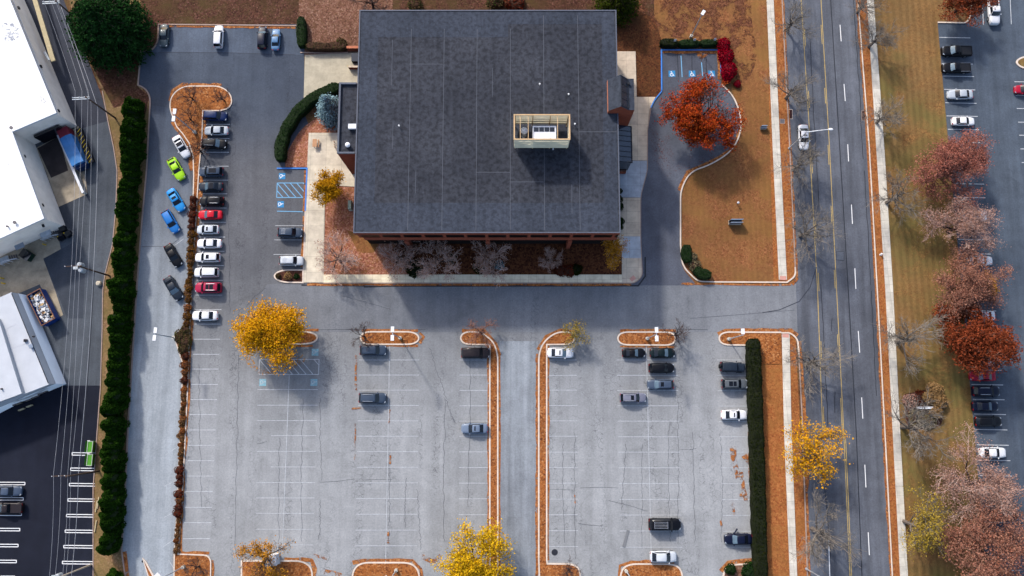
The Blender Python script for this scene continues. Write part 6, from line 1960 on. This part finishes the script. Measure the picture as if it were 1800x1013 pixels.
sheet('planting_bed', rnd([(1586, 694, 6), (1640, 682, 8), (1660, 700, 8), (1655, 750, 10), (1595, 758, 8)]), .02, 'mulch')
# ================================================================== STREET FURNITURE
M['wood_pole'] = simple('weathered_pole_wood', T(96, 76, 64), .9, var=.2)
M['wire'] = simple('aluminium_wire', T(170, 174, 182), .5)
M['wire_dark'] = simple('insulated_cable', T(40, 42, 50), .6)
M['lamp_white'] = simple('lamp_housing_white', T(246, 247, 250), .4, var=.05)
M['lens'] = simple('lamp_lens', T(200, 206, 214), .2)


def lamp_post(px, py, heads, label, h=9.3, base=.12, cat='lamp post', group='parking lot lamps', hs=(.95, .55)):
    x, y = S(px, py)
    o = thing('lamp_post', (x, y, base), 0, label, cat, group)
    b = MB(); b.cyl((0, 0), .3, 0, .75, 12); b.build('footing', M['walk'], o)
    b = MB(); b.tube([(0, 0, .75), (0, 0, h * .5), (0, 0, h)], [.11, .095, .08], 8); b.build('pole', M['galv'], o)
    for hx, hy in heads:
        L = math.hypot(hx, hy); a = math.atan2(hy, hx)
        b = MB(); b.tube([(0, 0, h - .15), (hx * .5, hy * .5, h - .05)], .05, 5); b.build('arm', M['galv'], o)
        b = MB(); b.obox((hx, hy), (hs[0], hs[1], .22), a, h - .18); hd = b.build('lamp_head', M['lamp_white'], o)
        b = MB(); b.obox((hx, hy), (hs[0] * .7, hs[1] * .7, .03), a, h - .215); b.build('lens', M['lens'], hd)
    return o


lamp_post(344, 234, [(.05, .62), (-.05, -.72)], 'twin-headed white lamp post on the curved leaf island at the upper left', 9.6)
lamp_post(308, 594, [(.05, .66), (-.05, -.66)], 'twin-headed lamp post at the shrub bulge of the left planting strip', 8.2)
lamp_post(704, 594.5, [(0, .72), (0, -.72)], 'twin-headed lamp post on the left lamp island', 9.8)
lamp_post(1137, 595.5, [(0, .72), (0, -.72)], 'twin-headed lamp post on the right lamp island', 9.8)
lamp_post(1280, 596.5, [(0, .62)], 'single-headed lamp post on the island at the top of the long hedge', 9.3)
lamp_post(1214, 66, [(.25, .4)], 'lamp post behind the dark hedge above the accessible bays', 9.0)
lamp_post(697, 1002, [(-.3, .5)], 'lamp post on the middle bottom island', 9.3)
lamp_post(1100, 1003, [(.5, -.3)], 'lamp post on the bottom island below the silver-white compact', 9.3)
lamp_post(324, 996, [(-.25, .25)], 'white lamp post on the square island at the lower left', 9.8, hs=(1.3, 1.0))


def street_lamp(px, py, ax, ay, label, h=9.4):
    x, y = S(px, py)
    o = thing('street_lamp', (x, y, .02), 0, label, 'street lamp', 'street lamps along the road')
    b = MB(); b.cyl((0, 0), .22, 0, .3, 10); b.build('footing', M['galv'], o)
    b = MB(); b.tube([(0, 0, .3), (0, 0, h)], [.13, .08], 8); b.build('pole', M['galv'], o)
    b = MB(); b.tube([(0, 0, h - .3), (ax * .5, ay * .5, h + .05), (ax, ay, h + .15)], [.09, .075, .06], 6); b.build('arm', M['lamp_white'], o)
    b = MB(); b.ellipsoid((ax * 1.1, ay * 1.1, h + .12), (.45, .22, .14), 10, 6); b.build('lamp_head', M['lamp_white'], o)


street_lamp(1387, 261, 3.7, .35, 'street lamp reaching over the driving white car')
street_lamp(1417, 1000, 3.7, -.6, 'street lamp on the left verge at the bottom edge')

M['porcelain'] = simple('insulator_porcelain', T(226, 228, 234), .3)
POLES = [(153, 50, 'wooden utility pole leaning past the big dark evergreen at the top'), (203, 208, 'wooden utility pole on the grass bank at the upper end of the evergreen row'),
         (192.5, 485, 'wooden utility pole carrying two white transformers'), (174, 828, 'wooden utility pole beside the green hoppers'), (160, 993, 'pale utility pole at the bottom of the black-top lot')]
for i, (px, py, lb) in enumerate(POLES):
    x, y = S(px, py)
    o = thing('utility_pole', (x, y, .01), R(3), lb, 'utility pole', 'utility poles along the alley')
    b = MB(); b.tube([(0, 0, 0), (0, 0, 10.6)], [.17, .12], 8); b.build('pole', M['wood_pole'] if i != 4 else M['walk_east'], o)
    for k, dy in enumerate((-.16, .16) if i in (0, 1) else (.14,)):
        b = MB(); b.box(-2.6, .4, dy - .06, dy + .06, 10.05, 10.2); b.build('crossarm', M['galv'] if i in (0, 1) else M['wood_pole'], o)
    for k, xx in enumerate((-2.45, -1.3, -.35)):
        b = MB(); b.tube([(xx, .14, 10.2), (xx, .14, 10.32), (xx, .14, 10.42)], [.05, .1, .05], 6); b.build('insulator', M['porcelain'], o)
    if i in (2, 4):
        for k, (dx, dy) in enumerate(((-.35, .45), (-.1, -.5)) if i == 2 else ((-.45, .1),)):
            b = MB(); b.tube([(dx, dy, 8.6), (dx, dy, 9.7), (dx, dy, 9.85)], [.42, .42, .3], 14); tr = b.build('transformer', M['galv'], o)
            b = MB(); b.tube([(dx + .1, dy, 9.85), (dx + .1, dy, 10.05)], [.06, .05], 6); b.build('bushing', M['porcelain'], tr)
        b = MB(); b.box(-1.5, -.7, -.3, .3, 9.3, 9.5); b.build('switch_gear', M['galv'], o)

W = [([(77, 3), (132, 160), (126, 467), (94, 834), (87, 1014)], 10.42, 'outermost left', M['wire'], .02), ([(90, 3), (144, 160), (133, 467), (107, 834), (97, 1014)], 10.42, 'second from left', M['wire'], .02),
     ([(98, 3), (155, 160), (140, 467), (119, 834), (110, 1014)], 10.42, 'third from left', M['wire'], .02), ([(104, 12), (160, 182), (155, 475), (124, 832), (116, 1014)], 8.3, 'fourth from left', M['wire'], .02),
     ([(110, 20), (172, 190), (164, 480), (138, 829), (126, 1008)], 6.8, 'rightmost, thickest', M['wire'], .034)]
for pts, hz, lb, mt, rad in W:
    P3 = []
    a = [(*S(px, py, hz), hz) for px, py in pts]
    first = Vector(a[0]) + (Vector(a[0]) - Vector(a[1])) * .8; last = Vector(a[-1]) + (Vector(a[-1]) - Vector(a[-2])) * .8
    a = [tuple(first)] + a + [tuple(last)]
    for p, q in zip(a, a[1:]):
        for k in range(6):
            t = k / 6
            v = Vector(p).lerp(Vector(q), t); v.z -= 1.6 * t * (1 - t)
            P3.append(v)
    P3.append(Vector(a[-1]))
    b = MB(); b.tube(P3, rad, 4)
    o = b.build('overhead_wire', mt)
    tag(o, 'overhead wire along the alley, %s of the five on the utility poles' % lb, 'wire', 'overhead wires')
P3 = []
for (p, q) in ((( 166, 478), (141, 829)),):
    A_, B_ = Vector((*S(*p, 6.0), 6.0)), Vector((*S(*q, 6.0), 6.0))
    for k in range(9):
        t = k / 8
        v = A_.lerp(B_, t); v.z -= 1.2 * t * (1 - t); P3.append(v)
b = MB(); b.tube(P3, .05, 5)
tag(b.build('overhead_cable', M['wire_dark']), 'dark thick cable hung below the wires between the two middle utility poles', 'cable')

# signs on the office lawn
M['sign_face'] = simple('sign_face_metal', T(150, 168, 190), .4, .3)


def monument(px, py, w, d, h, label):
    x, y = S(px, py)
    o = thing('monument_sign', (x, y, .012), 0, label, 'sign')
    b = MB(); b.box(-w / 2 + .1, w / 2 - .1, -d / 2, d / 2, 0, .25); b.build('plinth', M['walk_east'], o)
    for s_ in (-1, 1):
        b = MB()
        y0_ = s_ * d * .32
        b.prism([(-w / 2, y0_ - .08), (w / 2 - .25, y0_ - .08), (w / 2, y0_ + .08), (-w / 2 + .25, y0_ + .08)], .25, h - (.25 if s_ < 0 else 0), True, True)
        b.build('sign_panel', M['steel'] if s_ < 0 else M['sign_face'], o)
    b = MB(); b.box(-w / 2 + .3, w / 2 - .3, -d * .31 + .09, d * .31 - .09, .25, h - .4); b.build('core', M['frame'], o)
    return o


monument(1291, 392, 2.5, .8, 1.9, 'grey metal monument sign standing on the brown lawn')
monument(1341, 226, 1.3, .5, 1.1, 'small grey metal sign on the lawn between loop and pavement')
o = simplething('lawn_light', 1295.5, 358.5, 'single small white globe light on the lawn above the grey monument sign', 'light', z=.012)
b = MB(); b.cyl((0, 0), .06, 0, .7, 8); b.build('post', M['frame'], o)
b = MB(); b.ellipsoid((0, 0, .85), (.22, .22, .22), 12, 8); b.build('globe', M['lamp_white'], o)
for i, (px, py) in enumerate(((1183.5, 78.5), (1217.5, 77.5), (1253, 77))):
    o = simplething('parking_sign', px, py, ('small white accessible-parking sign above the left bay', 'small white accessible-parking sign above the middle bay', 'small white accessible-parking sign beside the crimson bushes')[i], 'sign', group='accessible parking signs')
    b = MB(); b.cyl((0, 0), .035, 0, 2.0, 6); b.build('post', M['galv'], o)
    b = MB(); b.quad((-.22, -.05, 1.45), (.22, -.05, 1.45), (.22, .12, 2.05), (-.22, .12, 2.05)); b.box(-.22, .22, .125, .14, 1.5, 2.05); b.build('sign_plate', M['white_metal'], o)
# white sign with lettering by the grass clumps
o = simplething('street_sign', 1622.5, 717, 'long white sign board with dark lettering in the planting bed by the right pavement', 'sign')
b = MB(); b.prism([(-1.38, -.2), (1.38, -.2), (1.38, .2), (-1.38, .2)], .3, .95, True, True)
b.build('board', M['white_metal'], o)
b = MB()
rs = random.Random(9)
x = -.95
while x < 1.15:
    w = rs.uniform(.05, .12)
    if rs.random() > .18: b.box(x, x + w, -.06 + rs.uniform(-.03, .02), .08 + rs.uniform(-.02, .04), .951, .956)
    x += w + .05
b.build('lettering', M['frame'], o)
for xx in (-1.1, 1.1):
    b = MB(); b.box(xx - .06, xx + .06, -.06, .06, 0, .3); b.build('leg', M['galv'], o)
# hydrant, cabinet, riser
o = simplething('fire_hydrant', 1547.5, 448, 'white fire hydrant on the right verge of the road', 'hydrant')
b = MB(); b.tube([(0, 0, 0), (0, 0, .08), (0, 0, .09), (0, 0, .6), (0, 0, .75), (0, 0, .82)], [.2, .2, .13, .13, .15, .05], 10); b.build('barrel', M['lamp_white'], o)
for s_ in (-1, 1):
    b = MB(); b.tube([(0, .12 * s_, .5), (0, .26 * s_, .5)], .07, 8); b.build('outlet', M['lamp_white'], o)
o = simplething('utility_cabinet', 482, 982, 'white box cabinet on the lower left island beside the half-bare orange tree', 'cabinet', R(6), z=.12)
b = MB(); b.prism([(-.95, -.85), (.95, -.85), (.95, .85), (-.95, .85)], .1, 2.0, True, True); b.build('cabinet', M['white_metal'], o)
b = MB(); b.box(-1.0, 1.0, -.9, .9, 2.0, 2.06); b.build('lid', M['white_metal'], o)
b = MB(); b.box(-1.05, 1.05, -.95, .95, 0, .1); b.build('plinth', M['walk'], o)
o = simplething('pale_boulder', 175, 499, 'pale concrete stub with yellow top at the foot of the transformer pole', 'stub')
b = MB(); b.tube([(0, 0, 0), (0, 0, .5), (0, 0, .62)], [.5, .45, .3], 10); b.build('stub', M['walk_west'], o)
o = simplething('timber_rail', 173, 884, 'pale timber rail lying along the edge of the black-top lot, upper of the three', 'rail', R(85), group='timber rails at the lot edge')
b = MB(); b.box(-1.0, 1.0, -.08, .08, 0, .18); b.build('beam', M['tan'], o)
for (px, py, lb) in ((170, 890, 'pale timber rail lying along the edge of the black-top lot, middle of the three'), (168.5, 925, 'pale timber rail lying along the edge of the black-top lot, lowest of the three')):
    c = copy_tree(o); c.location = (*S(px, py), .01); c['label'] = lb

# ================================================================== SKY, SUN, CAMERA
SUN_EL, SUN_AZ = R(36), Vector((-.53, .85, 0)).normalized()     # the sun stands up-left of the picture
sun_dir = Vector((SUN_AZ.x * math.cos(SUN_EL), SUN_AZ.y * math.cos(SUN_EL), math.sin(SUN_EL)))
w = bpy.data.worlds.new('World')
sc.world = w
w.use_nodes = True
nt = w.node_tree
bg = nt.nodes['Background']
sky = nt.nodes.new('ShaderNodeTexSky')
sky.sky_type = 'NISHITA'
sky.sun_disc = False
sky.sun_elevation = SUN_EL
sky.sun_rotation = math.atan2(SUN_AZ.x, SUN_AZ.y)
sky.air_density = 1.0
sky.dust_density = 3.0
nt.links.new(sky.outputs[0], bg.inputs[0])
bg.inputs[1].default_value = .15
sl = bpy.data.lights.new('sun', 'SUN')
sl.energy = 2.3
sl.angle = R(3.4)
sl.color = (1.0, .955, .89)
so = bpy.data.objects.new('sun', sl)
so.rotation_euler = (-sun_dir).to_track_quat('-Z', 'Y').to_euler()
so.location = (-60, 90, 120)
COL.objects.link(so)
cd = bpy.data.cameras.new('camera')
cd.sensor_width = 36
cd.lens = 36 * F / 1800
cd.clip_end = 6000
cd.clip_start = 1
co = bpy.data.objects.new('camera', cd)
co.location = CAM
co.rotation_euler = (TILT, 0, 0)
COL.objects.link(co)
sc.camera = co
sc.view_settings.view_transform = 'Standard'
sc.view_settings.look = 'None'
sc.view_settings.exposure = 1.5
sc.view_settings.gamma = 1
sc.cycles.use_denoising = True
sc.cycles.max_bounces = 6
sc.cycles.transparent_max_bounces = 12
